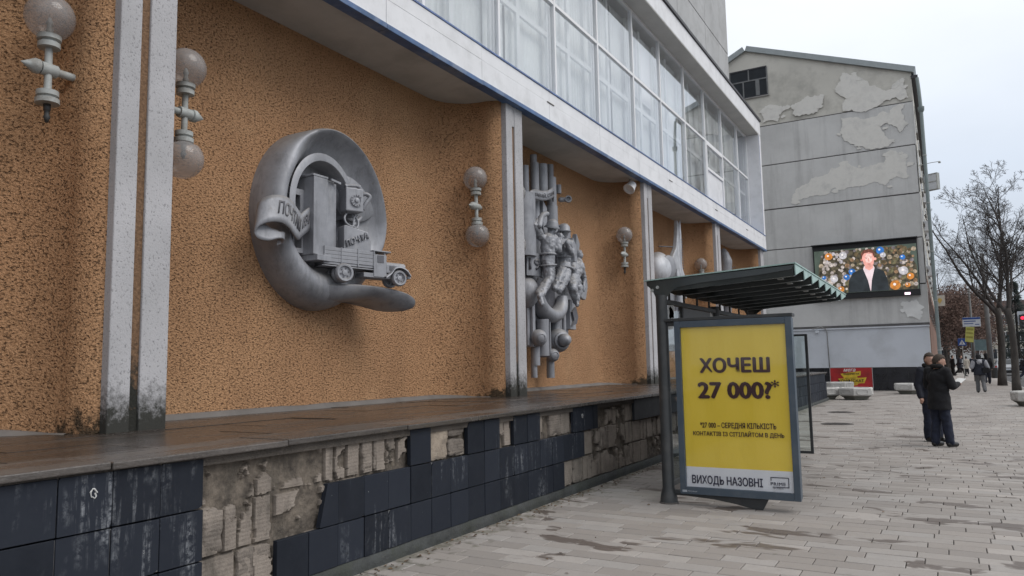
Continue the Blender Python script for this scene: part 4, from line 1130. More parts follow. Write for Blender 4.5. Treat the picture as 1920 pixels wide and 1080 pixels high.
mb = MB(); mb.lathe([(.0,.15),(.07,.135),(.118,.075),(.128,.0),(.15,-.035),(.12,-.02)], (.66,-.20,4.44), (.05,-.05,1), 24); mb.build('helmet', M_zinc, a2, smooth=True)
def loop(c, a, b, n, up_=Vector((0,0,1)), tilt=0):
    return [Vector(c)+Vector((a*math.cos(t_), b*math.sin(t_), tilt*math.sin(t_))) for t_ in [2*math.pi*i/n for i in range(n+1)]]
mb = MB(); mb.tube(loop((.60,-.85,3.86),.155,.16,20), .022, 6); mb.tube(loop((.60,-.86,3.64),.17,.18,20,tilt=.02), .018, 6); mb.tube([(.50,-.98,4.24),(.70,-.84,4.05),(.72,-.76,3.88)], .016, 6); mb.build('belt', M_zinc, a1, smooth=True)
mb = MB(); mb.tube(loop((.59,-.03,3.90),.155,.16,20), .022, 6); mb.tube(loop((.58,-.06,3.66),.18,.19,20,tilt=-.03), .018, 6); mb.tube([(.55,-.20,4.22),(.74,-.10,4.06),(.72,.05,3.90)], .016, 6); mb.box(.70,.80,-.02,.10,3.80,3.92); mb.build('belt', M_zinc, a2, smooth=False)
for (c_, a_) in (((.65,-1.12,3.22),a1),((.67,-1.17,3.15),a1),((.64,-.48,3.33),a2),((.68,-.38,3.28),a2)):
    mb = MB(); mb.ball(c_, .085, 12, 8, (1,1,.5)); mb.build('boot_cuff', M_zinc, a_, smooth=True)
S3 = dict(pelvis=(.42,.62,3.50), chest=(.44,.88,3.80), neck=(.42,.98,3.98), head=(.42,1.0,4.10), face=(.5,1.05,4.0),
          shL=(.38,.80,3.92), elL=(.48,.60,3.72), haL=(.52,.72,3.52), shR=(.42,1.05,3.84), elR=(.44,1.22,3.58), haR=(.48,1.10,3.36),
          kneeL=(.55,.40,3.30), anL=(.50,.62,3.02), toeL=(.56,.56,2.94), kneeR=(.50,.80,3.30), anR=(.48,.70,3.06))
mb = soldier(S3, r2, 's'); a3 = mb.build('falling_figure', M_zinc, r2, remesh=.014, folds=(.10,.06))
mb = MB(); mb.prism(fractal_poly([(.0,0),(.35,-.35),(.62,-.42),(.75,-.1),(.55,.35),(.2,.55),(-.1,.35)],2,.12,4), (.18,1.02,3.55), (0,1,0), (.0,0,1), (1,0,0), .10); mb.build('cloak', M_zinc, r2, bevel=.02)
mb = MB(); mb.prism([(0,0),(.22,.05),(.3,.4),(.15,.62),(.1,.35),(-.05,.5),(-.1,.2)], (.30,.80,3.95), (0,1,0), (0,0,1), (1,0,0), .12); mb.build('flag', M_zinc, r2, bevel=.02)

# ---------------------------------------------------------------- relief 3: space age, behind the shelter roof
r3 = empty('aircraft_relief', (-7.35, 21.5, 0))
tag(r3, 'white metal relief of an upright airliner and globe above the shelter roof', 'relief')
M_pale = zinc_mat('pale_metal_relief', (.52,.53,.56))
mb = MB()
fz = [(5.98,.02,.62),(5.80,.05,.60),(5.55,.085,.58),(5.2,.11,.56),(4.8,.125,.54),(4.4,.13,.52),(3.4,.14,.50),(2.9,.09,.48)]
mb.tube([(d_, .45+.04*(6-z_)*.6, z_) for z_, r_, d_ in fz], [r_*.72 for z_, r_, d_ in fz], 18); fu = mb.build('fuselage', M_pale, r3, smooth=True)
mb = MB(); mb.prism([(.43,5.98),(.52,5.75),(.58,5.3),(.62,4.8),(.72,4.45),(.90,4.1),(.2,4.1),(.1,4.5),(-.25,4.52),(-.62,4.40),(-.66,4.48),(-.15,4.82),(.18,5.1),(.34,5.5)], (.44,-.02,0), (0,1,0), (0,0,1), (1,0,0), .14); mb.build('blade', M_pale, r3, bevel=.03)
mb = MB(); mb.prism([(-.05,5.2),(-.35,4.75),(-.85,4.45),(-.80,4.36),(-.25,4.48),(-.1,4.2)], (.54,.55,0), (0,1,0), (0,0,1), (1,0,0), .05); mb.build('wing', M_pale, r3, bevel=.012)
mb = MB(); mb.prism([(.1,4.9),(.22,4.5),(.55,4.2),(.5,3.6),(.1,3.8)], (.52,.5,0), (0,1,0), (0,0,1), (1,0,0), .05); mb.build('wing', M_pale, r3, bevel=.012)
mb = MB()
for k in range(12): z_ = 5.35-k*.08; mb.box(.655+(5.35-z_)*.0, .675, .43+.024*(6-z_)-.018, .43+.024*(6-z_)+.018, z_, z_+.035)
mb.build('cabin_windows', M_zincd, r3)
mb = MB(); mb.ball((.30,-.75,4.35), .52, 32, 20, (.7,1,1)); mb.build('globe', M_pale, r3, smooth=True)
mb = MB(); mb.lathe([(.30,0),(.34,.03),(.30,.06)], (.58,-.72,4.42), (1,-.35,0), 28); mb.build('visor_ring', M_zinc, r3, smooth=True)
mb = MB(); mb.lathe([(.27,0),(.27,.02)], (.61,-.73,4.42), (1,-.35,0), 28); mb.build('visor', M_zincd, r3)
mb = MB(); mb.cyl((.20,-.35,5.10),(.58,.45,5.14), .018, 8); mb.build('strut', M_zincd, r3)
mb = MB(); mb.box(0,.25,-1.0,.7,2.0,4.0); mb.prism([(-.8,2.2),(.9,2.6),(.7,3.8),(-.6,4.0)], (.25,0,0), (0,1,0), (0,0,1), (1,0,0), .12); mb.build('back_slab', M_zinc, r3, bevel=.02)
mb = MB(); mb.tube(catmull([(.5,-.9,4.2),(.62,-.6,4.5),(.6,-.3,4.3),(.5,-.2,3.8)]), .05, 10); mb.build('orbit_band', M_zinc, r3, smooth=True)
# relief 4: sliver with twigs of metal
r4 = empty('harvest_relief', (-7.35, 28.2, 0))
tag(r4, 'dark metal relief with thin branching rods, furthest along the facade', 'relief')
mb = MB(); mb.tube(catmull([(.35,-.3,5.85),(.45,-.25,5.4),(.4,-.2,4.9),(.45,-.1,4.0),(.3,0,3.0)]), [.10,.14,.16,.2,.2,.22,.25,.25,.25,.25,.25,.25,.25,.25,.25,.25,.25,.25,.2,.2,.15,.15,.12,.1,.08], 12); mb.build('stem', M_zinc, r4, smooth=True)
for k, (s_, z_) in enumerate(((.5,5.3),(.9,5.5),(1.5,5.2),(.7,4.9),(2.1,5.45),(1.2,4.7))):
    mb = MB(); mb.tube(catmull([(.35,-.1,4.6),(.3,s_*.5,4.6+(z_-4.6)*.7),(.25,s_,z_)]), .018, 6); mb.build('rod', M_zincd, r4, smooth=True)
mb = MB(); mb.box(0,.3,-.5,.6,2.0,4.6); mb.build('slab', M_zinc, r4, bevel=.02)
# ================================================================== BUS SHELTER
M_anth = pm('anthracite_paint', (.035,.038,.040), .5, .15, 6, bump=.08, bscale=90, dirt=(.09,.085,.08), dirtscale=5, dirtamt=.4)
M_roof = pm('dark_green_roof_sheet', (.035,.042,.042), .16, .2, 3, dirt=(.05,.055,.05), dirtscale=3)
M_teal = pm('pale_green_edge', (.36,.50,.47), .5, .12, 4, dirt=(.2,.26,.24), dirtscale=6, dirtamt=.5)
M_clear = glassm('shelter_glass', (.90,.94,.93), .05, .03)
M_greyp = pm('grey_back_board', (.17,.175,.18), .6, .12, 1.5, dirt=(.28,.28,.28), dirtscale=2, dirtamt=.4)
M_slate = pm('slate_blue_frame', (.062,.085,.112), .42, .1, 3, dirt=(.12,.13,.14), dirtscale=6, dirtamt=.3)
M_paper = pm('white_sticker', (.62,.62,.60), .8, .1, 9)
sh = empty('bus_shelter', (-2.99, 8.86, 0))
SX, SY = -2.99, 8.86
def sb_(name, mat, *boxes, bevel=.004, parent=None):
    mb = MB()
    for b in boxes: mb.box(b[0]-SX, b[1]-SX, b[2]-SY, b[3]-SY, b[4], b[5])
    return mb.build(name, mat, parent or sh, bevel=bevel)
for y_ in (8.86, 11.3, 13.72):
    mb = MB(); mb.lathe([(.105,0),(.105,.02),(.095,.10),(.072,.18),(.070,2.50)], (0,y_-SY,0), (0,0,1), 20); mb.build('post', M_anth, sh, smooth=True, auto=40)
    mb = MB(); mb.lathe([(.115,-.0),(.115,.012),(.10,.02)], (0,y_-SY,0), (0,0,1), 20); mb.build('post_foot', M_iron, sh, smooth=True, auto=40)
sb_('back_beam', M_anth, (-3.03,-2.95,8.86,13.75,2.40,2.455))
for k in range(8):
    y_ = 9.17+k*.615
    mb = MB(); mb.cyl((.0,y_-SY,2.44),(.0,y_-SY,2.60), .016, 8); mb.ball((.0,y_-SY,2.60), .026, 8, 6); mb.build('roof_stud', M_anth, sh)
# folded roof sheet: V-troughs running from back to front, deepest near the posts
RX0, RX1, RY0, RY1 = -3.17, -1.40, 8.86, 13.78
NT = 8; pitch_ = (RY1-RY0)/NT
def rz(x): u = (x-RX0)/(RX1-RX0); return 2.685+.078*u
def rdp(x):
    u = (x-RX0)/(RX1-RX0)
    return .035+.105*min(1,u/.10)-.02*u
prof_ = []
for k in range(NT): prof_ += [(k*pitch_, 0), (k*pitch_+.012, 1), (k*pitch_+.05, 1)]
prof_.append((NT*pitch_, 0))
mb = MB(); nx = 26
def rsheet(i, j):
    x = RX0+(RX1-.03-RX0)*i/(nx-1); return (x-SX, RY0+prof_[j][0]-SY, rz(x)-.012-rdp(x)*prof_[j][1])
mb.grid(rsheet, nx, len(prof_))
o = mb.build('roof_sheet', M_roof, sh); sol = o.modifiers.new('thick','SOLIDIFY'); sol.thickness = .005
M_ribm = pm('rib_highlight', (.30,.32,.32), .3, .2, 5, metal=.6)  # added pale strips: the highlight on each fold edge is put into their colour
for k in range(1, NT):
    mb = MB(); pts_ = [rsheet(i, k*3+1) for i in range(2, nx)]; mb.tube([(p[0],p[1]-.004,p[2]-.003) for p in pts_], .006, 6); mb.build('rib_highlight_strip', M_ribm, sh, smooth=True)
# near cheek plate with the concave bracket
ck = [(RX0,rz(RX0)-.012)]
ck = [(-3.17,2.682),(-3.165,2.63),(-3.13,2.60),(-3.09,2.55),(-3.055,2.47),(-2.93,2.46),(-2.87,2.53),(-2.78,2.585),(-2.5,2.62),(-2.2,2.64),(-1.8,2.665),(-1.45,2.70),(-1.42,2.748)]
for y_ in (RY0-.012, RY1-.0):
    mb = MB(); mb.prism([(p[0]-SX,p[1]) for p in ck], (0,y_-SY,0), (1,0,0), (0,0,1), (0,1,0), .012); mb.build('cheek_plate', M_roof, sh)
mb = MB()
for p_ in ((-3.10,2.565),(-3.03,2.60)): mb.lathe([(.022,0),(.018,.012)], (p_[0]-SX,RY0-.012-SY,p_[1]), (0,-1,0), 10)
mb.build('bolts', M_lampm, sh)
# thin glass roof deck on top, its edge pale green
mb = MB(); a, b = RX0-.03, RX1
mb.hexa([(a-SX,RY0-.03-SY,rz(a)),(b-SX,RY0-.03-SY,rz(b)),(b-SX,RY1+.03-SY,rz(b)),(a-SX,RY1+.03-SY,rz(a))],
        [(a-SX,RY0-.03-SY,rz(a)+.014),(b-SX,RY0-.03-SY,rz(b)+.014),(b-SX,RY1+.03-SY,rz(b)+.014),(a-SX,RY1+.03-SY,rz(a)+.014)])
mb.build('roof_deck', M_teal, sh)
# saw-tooth front trim
zt = rz(RX1); poly = [(RY0-.03-SY, zt-.002)]
for k in range(NT):
    y0 = RY0+k*pitch_-SY; poly += [(y0+.0,zt-.014),(y0+.03,zt-.125)]
poly += [(RY1+.02-SY,zt-.03),(RY1+.03-SY,zt-.002)]
mb = MB(); mb.prism(poly, (RX1-.022-SX,0,0), (0,1,0), (0,0,1), (1,0,0), .012); mb.build('saw_tooth_trim', M_teal, sh)
for k in range(NT):
    y_ = RY0+(k+.5)*pitch_-SY
    mb = MB(); mb.box(-1.66-SX,-1.60-SX,y_-.05,y_+.05,2.625,2.637); mb.build('trough_clip', M_lampm, sh)
# glazing between the posts
def framed(name, y0, y1, mat, z0=.25, z1=2.34):
    mb = MB(); mb.box(-.006,.006,y0-SY,y1-SY,z0,z1); return mb.build(name, mat, sh)
framed('back_pane', 8.96, 9.60, M_clear); framed('back_board', 9.68, 11.2, M_greyp, .25, 2.392); framed('back_board', 11.4, 13.62, M_greyp, .25, 2.392)
sb_('glazing_bar', M_anth, (-3.02,-2.96,9.61,9.67,.2,2.395))
sb_('glazing_bar', M_anth, (-3.015,-2.965,8.94,13.66,.18,.24))
st = MB(); st.prism(fractal_poly([(0,0),(.22,.02),(.25,.2),(.12,.30),(.02,.28)],2,.15,3), (.008,9.05-SY,2.10), (0,1,0), (0,0,1), (1,0,0), .002); st.build('sticker', M_paper, sh)
st = MB(); st.prism(fractal_poly([(0,0),(.30,.02),(.32,.04),(.02,.12)],2,.15,5), (.008,11.0-SY,2.30), (0,1,0), (0,0,1), (1,0,0), .002); st.build('sticker', M_paper, sh)
st = MB(); st.prism(fractal_poly([(0,0),(.2,.0),(.22,.16),(.02,.12)],2,.15,9), (.008,9.1-SY,2.24), (0,1,0), (0,0,1), (1,0,0), .002); st.build('sticker', M_paper, sh)
# bench inside
sb_('bench', M_anth, (-2.9,-2.5,9.9,13.2,.42,.46)); sb_('bench_leg', M_anth, (-2.8,-2.6,10.2,10.24,0,.42)); sb_('bench_leg', M_anth, (-2.8,-2.6,12.8,12.84,0,.42))
# far end screen: clear pane in a thin frame
sb_('end_pane', M_clear, (-2.90,-2.10,13.744,13.756,.13,2.09), bevel=0)
sb_('end_frame', M_anth, (-2.10,-2.055,13.725,13.775,.08,2.12)); sb_('end_frame', M_anth, (-2.92,-2.101,13.73,13.77,2.085,2.12)); sb_('end_frame', M_anth, (-2.92,-2.101,13.73,13.77,.08,.125))
tag(sh, 'dark metal bus shelter with folded roof and pale green saw tooth edge', 'bus shelter')

# ================================================================== CITY LIGHT POSTER BOX
ad = empty('advertising_lightbox', (-2.13, 8.87, 0)); AX, AY = -2.13, 8.87
def ab(name, mat, *bx_, bevel=.004, parent=None):
    mb = MB()
    for b in bx_: mb.box(b[0]-AX, b[1]-AX, b[2]-AY, b[3]-AY, b[4], b[5])
    return mb.build(name, mat, parent or ad, bevel=bevel)
x0, x1, z0, z1 = -2.828, -1.475, .13, 2.165
ab('case', M_slate, (x0+.012,x1-.004,8.846,8.90,z0+.005,z1-.004)); ab('rear_door', M_slate, (x0+.02,x1-.008,8.908,8.965,z0+.012,z1-.012))
fw = .072
for (a,b,c,d) in ((x0,x0+fw,z0,z1),(x1-fw,x1,z0,z1),(x0+fw+.0005,x1-fw-.0005,z1-fw-.005,z1),(x0+fw+.0005,x1-fw-.0005,z0,z0+fw+.012)):
    ab('door_frame', M_slate, (a,b,8.80,8.844,c,d))
ab('top_cover', M_anth, (-2.97,x1+.012,8.80,8.965,2.168,2.205))
ab('support_arm', M_anth, (-2.97,x0-.002,8.84,8.90,.12,.16)); ab('support_arm', M_anth, (-2.97,x0-.002,8.84,8.90,2.115,2.165))
mb = MB(); mb.prism([(-2.95,.128),(-1.83,.128),(-1.90,-.0),(-1.98,.0),(-2.2,.045),(-2.45,.08),(-2.75,.098),(-2.95,.10)], (-AX,8.85-AY,0), (1,0,0), (0,0,1), (0,1,0), .06); mb.build('foot_fin', M_anth, ad, bevel=.004)
# the poster sheet: slightly cockled paper
def poster_mat():
    mt, t, nn, ll, bs = nodes('yellow_poster_print')
    tcn = nn.new('ShaderNodeNewGeometry'); sp = nn.new('ShaderNodeSeparateXYZ'); ll.new(tcn.outputs['Position'], sp.inputs[0])
    st_ = mathn(t, 'GREATER_THAN', sp.outputs['Z'], .446)
    yel = mix(t, noisef(t, 3, 3), (.76,.555,.04), (.82,.61,.06))
    c = mix(t, st_, (.70,.72,.76), yel); ll.new(c, bs.inputs['Base Color']); bs.inputs['Roughness'].default_value = .42
    bumpn(t, bs, noisef(t, 2.6, 3, .5, stretch=(2.2,1,.6)), .35, .03)
    return mt
mb = MB(); px0, px1, pz0, pz1 = x0+fw-.004, x1-fw+.004, z0+fw+.006, z1-fw-.002
mb.grid(lambda i, j: (px0+(px1-px0)*i/40-AX, 8.838-AY-.004*noise.noise(Vector((i*.16, j*.045, 2)))-.002*math.sin(i*.5), pz0+(pz1-pz0)*j/60), 41, 61)
po = mb.build('poster', poster_mat(), ad, smooth=True)
M_ink = pm('aubergine_ink', (.045,.012,.014), .5, .1, 6); M_navy = pm('navy_ink', (.022,.024,.055), .5, .1, 6)
M_small = pm('pale_print', (.35,.38,.42), .6, .1, 6)
UX, UZ = (1,0,0), (0,0,1)
ty = 8.832-AY
def pt_(name, s_, xl, zb, w_, h_, mat, bold, sp=1): return text(name, s_, mat, po, (xl-AX, ty, zb), UX, UZ, w_, h_, .002, bold, sp)
pt_('poster_lettering', 'ХОЧЕШ', -2.535, 1.548, .79, .166, M_ink, .045)
pt_('poster_lettering', '27 000?', -2.565, 1.250, .825, .180, M_ink, .045)
pt_('poster_lettering', '*', -1.735, 1.372, .085, .082, M_ink, .012)
pt_('poster_lettering', '*27 000 – СЕРЕДНЯ КІЛЬКІСТЬ', -2.565, .893, .862, .075, M_ink, .018)
pt_('poster_lettering', 'КОНТАКТІВ ІЗ СІТІЛАЙТОМ В ДЕНЬ', -2.652, .803, 1.03, .072, M_ink, .018)
pt_('poster_lettering', 'ВИХОДЬ НАЗОВНІ', -2.688, .238, .805, .113, M_navy, .03)
pt_('logo_lettering', 'PRIME', -1.795, .287, .160, .033, M_navy, .016, 1.1)
pt_('logo_lettering', 'FILMS & DESIGN', -1.775, .249, .115, .010, M_navy, 0)
def pbar(a,b,c,d):
    mb = MB(); mb.box(a-AX,b-AX,ty-.002,ty,c,d); mb.build('logo_line', M_navy, po)
pbar(-1.795,-1.598,.368,.377); pbar(-1.795,-1.786,.335,.3675); pbar(-1.606,-1.598,.264,.3675); pbar(-1.775,-1.598,.264,.272) if False else pbar(-1.775,-1.607,.264,.272)
ab('glass', glassm('case_glass', (1,1,1), .025, .04), (px0+.006,px1-.006,8.818,8.821,pz0+.006,pz1-.004), bevel=0)
ab('maker_plate', M_small, (-2.80,-2.745,8.797,8.799,.152,.178), bevel=0)
text('maker_lettering', 'PRIME GROUP', M_small, ad, (-2.735-AX, 8.7995-AY, .158), UX, UZ, .11, .014, .0015, .01)
tag(ad, 'yellow poster lightbox reading ХОЧЕШ 27 000 on the end of the bus shelter', 'advertisement')
# ================================================================== GREY GABLE BUILDING across the plaza
GY = 43.5
gb = empty('apartment_block', (-9, GY, 0)); GX = -9
def weathered(name, col, dark):
    mt, t, nn, ll, bs = nodes(name)
    rnd = nn.new('ShaderNodeObjectInfo').outputs['Random']
    c = mix(t, rnd, tuple(x*.93 for x in col), tuple(x*1.05 for x in col))
    c = mix(t, mathn(t, 'MULTIPLY', ramp2(t, noisef(t, .5, 6, .65), .42, .70), .45), c, dark)
    c = mix(t, mathn(t, 'MULTIPLY', ramp2(t, noisef(t, 1.5, 6, .7, stretch=(1.4,1,.10)), .50, .72), .45), c, tuple(x*.75 for x in dark))
    c = mix(t, mathn(t, 'MULTIPLY', ramp2(t, noisef(t, 7, 5, .7), .5, .75), .16), c, tuple(x*1.2 for x in col))
    ll.new(c, bs.inputs['Base Color']); bs.inputs['Roughness'].default_value = .93
    bumpn(t, bs, mathn(t, 'ADD', noisef(t, 22, 5, .7), noisef(t, 4, 4)), .35, .02)
    return mt
M_ren = weathered('grey_weathered_render', (.60,.595,.585), (.38,.375,.37))
M_ren2 = pm('beige_weathered_render', (.57,.55,.50), .92, .10, .5, bump=.25, bscale=25, dirt=(.24,.23,.21), dirtscale=.7, dirtamt=.5)
M_patch = pm('bare_plaster_patch', (.72,.70,.66), .95, .12, 1.6, bump=.4, bscale=18, dirt=(.50,.49,.47), dirtscale=1.6, dirtamt=.7)
M_patchw = pm('white_plaster_patch', (.72,.72,.71), .9, .08, 2, bump=.3, bscale=18)
M_side = pm('light_siding', (.56,.585,.635), .6, .05, .7, dirt=(.36,.37,.39), dirtscale=.8, dirtamt=.4)
M_blackt = pm('polished_dark_base', (.012,.012,.016), .3, .4, 3, dirt=(.03,.03,.035), dirtscale=2)
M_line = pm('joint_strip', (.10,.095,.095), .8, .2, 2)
def gbx(name, mat, a, b, c, d, e, f, bevel=0, parent=None):
    mb = MB(); mb.box(a-GX, b-GX, c-GY, d-GY, e, f); return mb.build(name, mat, parent or gb, bevel=bevel)
XL, XR = -22.0, -.60
gbx('wall', M_ren, XL, XR-.04, GY+.12, GY+34, 0, 16.3)
levels = [3.42, 5.45, 7.86, 10.18, 12.75, 15.08]
for i in range(len(levels)-1):
    off = (i%2)*.02
    gbx('render_band', M_ren, XL, XR+(.01 if i%2 else 0), GY-off, GY+.12, levels[i]+.03, levels[i+1]-.03, .01)
for z_ in levels[1:]: gbx('joint_strip', M_line, XL, XR-.005, GY+.03, GY+.121, z_-.031, z_+.031)
# gable top with the ridge left of centre
RXc, RZ = -9.0, 19.75
slR = (RZ-16.75)/(-.55-RXc)
gab = [(XL,15.11),(XR,15.11),(XR,16.62),(RXc,19.72),(-14.5,17.0),(XL,15.3)]
mb = MB(); mb.prism([(p[0]-GX,p[1]) for p in gab], (0,.03,0), (1,0,0), (0,0,1), (0,1,0), .2); mb.build('gable', M_ren2, gb)
M_zn = pm('galvanised_roof_edge', (.30,.33,.34), .5, .1, 3, metal=.3)
for (p, q) in (((RXc,19.72),(XR+.12,16.58)),((RXc,19.72),(-15.2,16.65))):
    P0, P1 = Vector((p[0]-GX,0,p[1])), Vector((q[0]-GX,0,q[1])); dv = (P1-P0).normalized(); nv = Vector((-dv.z,0,dv.x)); nv = nv if nv.z > 0 else -nv
    mb = MB(); a = P0-Vector((0,.15,0)); b = P1-Vector((0,.15,0))
    mb.hexa([a, b, b+Vector((0,34,0)), a+Vector((0,34,0))], [a+nv*.30, b+nv*.30, b+nv*.30+Vector((0,34,0)), a+nv*.30+Vector((0,34,0))]); mb.build('roof', M_zn, gb)
gbx('eaves_gutter', M_roofd, XR-.02, XR+.30, GY-.05, GY+34, 16.30, 16.44)
# attic window with real bars
gbx('attic_window', pm('dark_window_glass', (.02,.024,.03), .12, .2, 2), -9.98, -7.86, GY+.02, GY+.028, 16.93, 18.60)
for (a,b,c,d) in ((-9.98,-7.86,18.56,18.63),(-9.98,-7.86,16.90,16.96),(-7.90,-7.83,16.961,18.559),(-10.0,-9.94,16.961,18.559),(-9.939,-7.901,17.88,17.95),(-8.93,-8.86,17.951,18.559),(-9.25,-9.18,16.961,17.879),(-8.52,-8.30,16.961,17.879)):
    gbx('window_bar', M_roofd if c > 18 or d < 17 else pm('grey_old_wood', (.16,.165,.17), .8, .2, 5) if 'grey_old_wood' not in bpy.data.materials else bpy.data.materials['grey_old_wood'], a, b, GY-.012, GY+.02, c, d)
gbx('window_sill', M_kerb, -10.05, -7.78, GY-.06, GY+.02, 16.84, 16.895)
# patches of lost render, each a ragged sheet just proud of the wall
def patch(pts, mat, seed, dep=.012):
    mb = MB(); y_ = -.021-dep if False else -.024
    mb.prism([(p[0]-GX, p[1]) for p in fractal_poly(pts, 5, .20, seed)], (0,y_,0), (1,0,0), (0,0,1), (0,-1,0), dep); mb.build('bare_patch', mat, gb)
    rn_ = random.Random(seed*7); 
    for q in range(9):
        i = rn_.randrange(len(pts)); p_ = Vector(pts[i]).lerp(Vector(pts[(i+1)%len(pts)]), rn_.random()); r_ = rn_.uniform(.05,.20)
        p_ += Vector((rn_.uniform(-.15,.15), rn_.uniform(-.12,.12)))
        if abs(min((p_.y-l_ for l_ in levels), key=abs)) < r_+.05 or p_.x > -.9: continue
        mb = MB(); mb.prism([(p_.x-GX+r_*1.4*math.cos(a)*rn_.uniform(.6,1.2), p_.y+r_*math.sin(a)*rn_.uniform(.5,1.1)) for a in [2*math.pi*k/11 for k in range(11)]], (0,y_-.0065-q*.0007,0), (1,0,0), (0,0,1), (0,-1,0), dep*.8); mb.build('bare_patch', mat, gb)
patch([(-4.0,15.2),(-2.2,15.15),(-.8,15.3),(-.9,16.4),(-1.7,15.9),(-2.6,16.3),(-3.2,17.1),(-3.9,17.3),(-4.3,16.5),(-3.7,15.9)], M_patch, 1)
patch([(-8.3,15.15),(-7.4,15.2),(-7.0,15.8),(-7.5,16.2),(-8.3,16.0)], M_patch, 2)
patch([(-6.6,15.5),(-5.2,15.5),(-4.9,16.1),(-5.7,16.4),(-6.4,16.1)], M_patch, 3)
patch([(-4.1,14.8),(-1.0,15.0),(-.9,13.9),(-1.3,13.5),(-1.7,14.0),(-2.2,14.1),(-1.8,13.0),(-2.5,12.85),(-3.4,13.1),(-4.2,14.0)], M_patch, 4)
patch([(-6.9,10.4),(-5.6,10.7),(-3.6,10.9),(-2.2,10.75),(-1.0,11.1),(-1.1,12.3),(-1.7,12.6),(-2.2,12.0),(-3.0,11.9),(-3.9,12.35),(-4.7,12.1),(-5.4,11.7),(-6.1,11.4),(-6.6,11.2)], M_patch, 5)
patch([(-1.6,3.75),(-1.0,3.6),(-.9,3.8),(-1.1,4.1),(-.95,4.4),(-1.4,4.55),(-1.75,4.3)], M_patchw, 6)
# ground floor: cladding sheets over a dark base
for (a,b) in ((-22,-16.2),(-16.19,-10.6),(-10.59,-5.47),(-5.46,-.66)): gbx('siding_sheet', M_side, a, b, GY-.10, GY+.119, 1.205, 3.24, .01)
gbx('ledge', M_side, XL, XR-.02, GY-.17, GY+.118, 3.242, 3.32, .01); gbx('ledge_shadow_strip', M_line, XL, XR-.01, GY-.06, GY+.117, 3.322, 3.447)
for i in range(14): 
    for j in range(3): gbx('base_tile', M_blackt, -.72-(i+1)*1.0+.006, -.72-i*1.0-.006, GY-.06-(j==0)*.02, GY+.116, j*.4+.006, j*.4+.394)
gbx('base_core', M_line, XL, XR-.10, GY-.03, GY+.115, 0, 1.2)
mb = MB(); mb.tube([(-6.2-GX,-.19,3.33),(-6.0-GX,-.2,3.36),(-5.75-GX,-.2,3.42),(-5.52-GX,-.2,3.3),(-5.47-GX,-.13,3.1),(-5.44-GX,-.125,1.25)], .022, 6); mb.build('cable', M_kerb, gb, smooth=True)
gbx('cable_box', M_side, -6.05, -5.85, GY-.28, GY-.18, 3.1, 3.22)
# street side: brick-red sliver with windows, balconies, downpipe
gbx('street_wall', pm('brown_brick_side', (.20,.115,.085), .9, .2, 2), XR-.04, XR-.005, GY+.6, GY+34, 0, 6.0)
gbx('street_wall', M_ren2, XR-.04, XR-.002, GY+.6, GY+34, 6.01, 16.28)
gbx('corner_strip', M_ren, XR-.04, XR+.002, GY-.02, GY+.59, 3.45, 15.08)
for f_ in range(5):
    for k in range(8):
        y_ = GY+2+k*4; z_ = 3.9+f_*2.5
        w_ = gbx('street_window', bpy.data.materials['dark_window_glass'], XR-.001, XR+.012, y_, y_+1.4, z_, z_+1.5)
        gbx('sill', M_kerb, XR-.001, XR+.10, y_-.05, y_+1.45, z_-.06, z_-.002, parent=gb)
for (y_, z_) in ((46.5,8.6),(46.5,6.1),(50,8.6),(52,11.2)):
    gbx('air_conditioner', M_white, XR+.02, XR+.34, y_, y_+.8, z_, z_+.55, .02)
mb = MB(); mb.tube([(-.34-GX,-.22,16.2),(-.30-GX,-.26,15.6),(-.26-GX,-.28,14.4),(-.26-GX,-.28,.2)], .085, 10); mb.lathe([(.085,0),(.15,.12),(.16,.3)], (-.26-GX,-.28,14.3), (0,0,1), 12); mb.build('downpipe', pm('grey_green_downpipe', (.20,.235,.235), .55, .1, 4, metal=.2), gb, smooth=True, auto=40)
mb = MB()
for z_ in (2,4.5,7,9.5,12): mb.lathe([(.10,0),(.10,.06)], (-.26-GX,-.28,z_), (0,0,1), 12)
mb.build('pipe_brackets', M_lampm, gb)
tag(gb, 'tall grey weathered block with gable roof and patches of bare plaster', 'building')

# ---------------------------------------------------------------- LED screen
sc_ = empty('led_screen', (-3.43, GY-.12, 6.33)); SX2, SY2, SZ2 = -3.43, GY-.12, 6.33
M_scr = pm('black_screen_case', (.012,.012,.014), .5, .2, 3)
def sbx(name, mat, a, b, c, d, e, f, bevel=0):
    mb = MB(); mb.box(a-SX2,b-SX2,c-SY2,d-SY2,e-SZ2,f-SZ2); return mb.build(name, mat, sc_, bevel=bevel)
sbx('case', M_scr, -5.93, -.90, GY-.28, GY-.025, 4.86, 7.80, .01)
sbx('hood', M_scr, -5.97, -.86, GY-.50, GY-.02, 7.802, 7.85)
sbx('mount', M_scr, -5.6, -1.2, GY-.024, GY+.11, 5.6, 7.2)
E_bg = emit('screen_backdrop', (.075,.10,.08), 1.0, .25, 1.2); E_tree = emit('screen_fir', (.07,.058,.035), 1.0, .75, 6)
sbx('display', E_bg, -5.86, -.94, GY-.292, GY-.281, 5.17, 7.52)
SD = GY-.296-SY2
lay = [0]
def flat(name, poly, mat, z_):
    mb = MB(); mb.prism([(p[0]-SX2, p[1]-SZ2) for p in poly], (0,SD-z_*.004,0), (1,0,0), (0,0,1), (0,-1,0), .003); mb.build(name, mat, dsp)
dsp = [c for c in sc_.children if c.name.startswith('display')][0]
flat('fir_tree', [(-5.55,5.18),(-1.02,5.18)]+fractal_poly([(-1.0,5.3),(-1.0,6.4),(-1.25,7.1),(-1.5,7.45),(-5.3,7.45),(-5.55,7.1),(-5.7,6.2),(-5.6,5.3)],2,.03,3)[:-1], E_tree, 1)
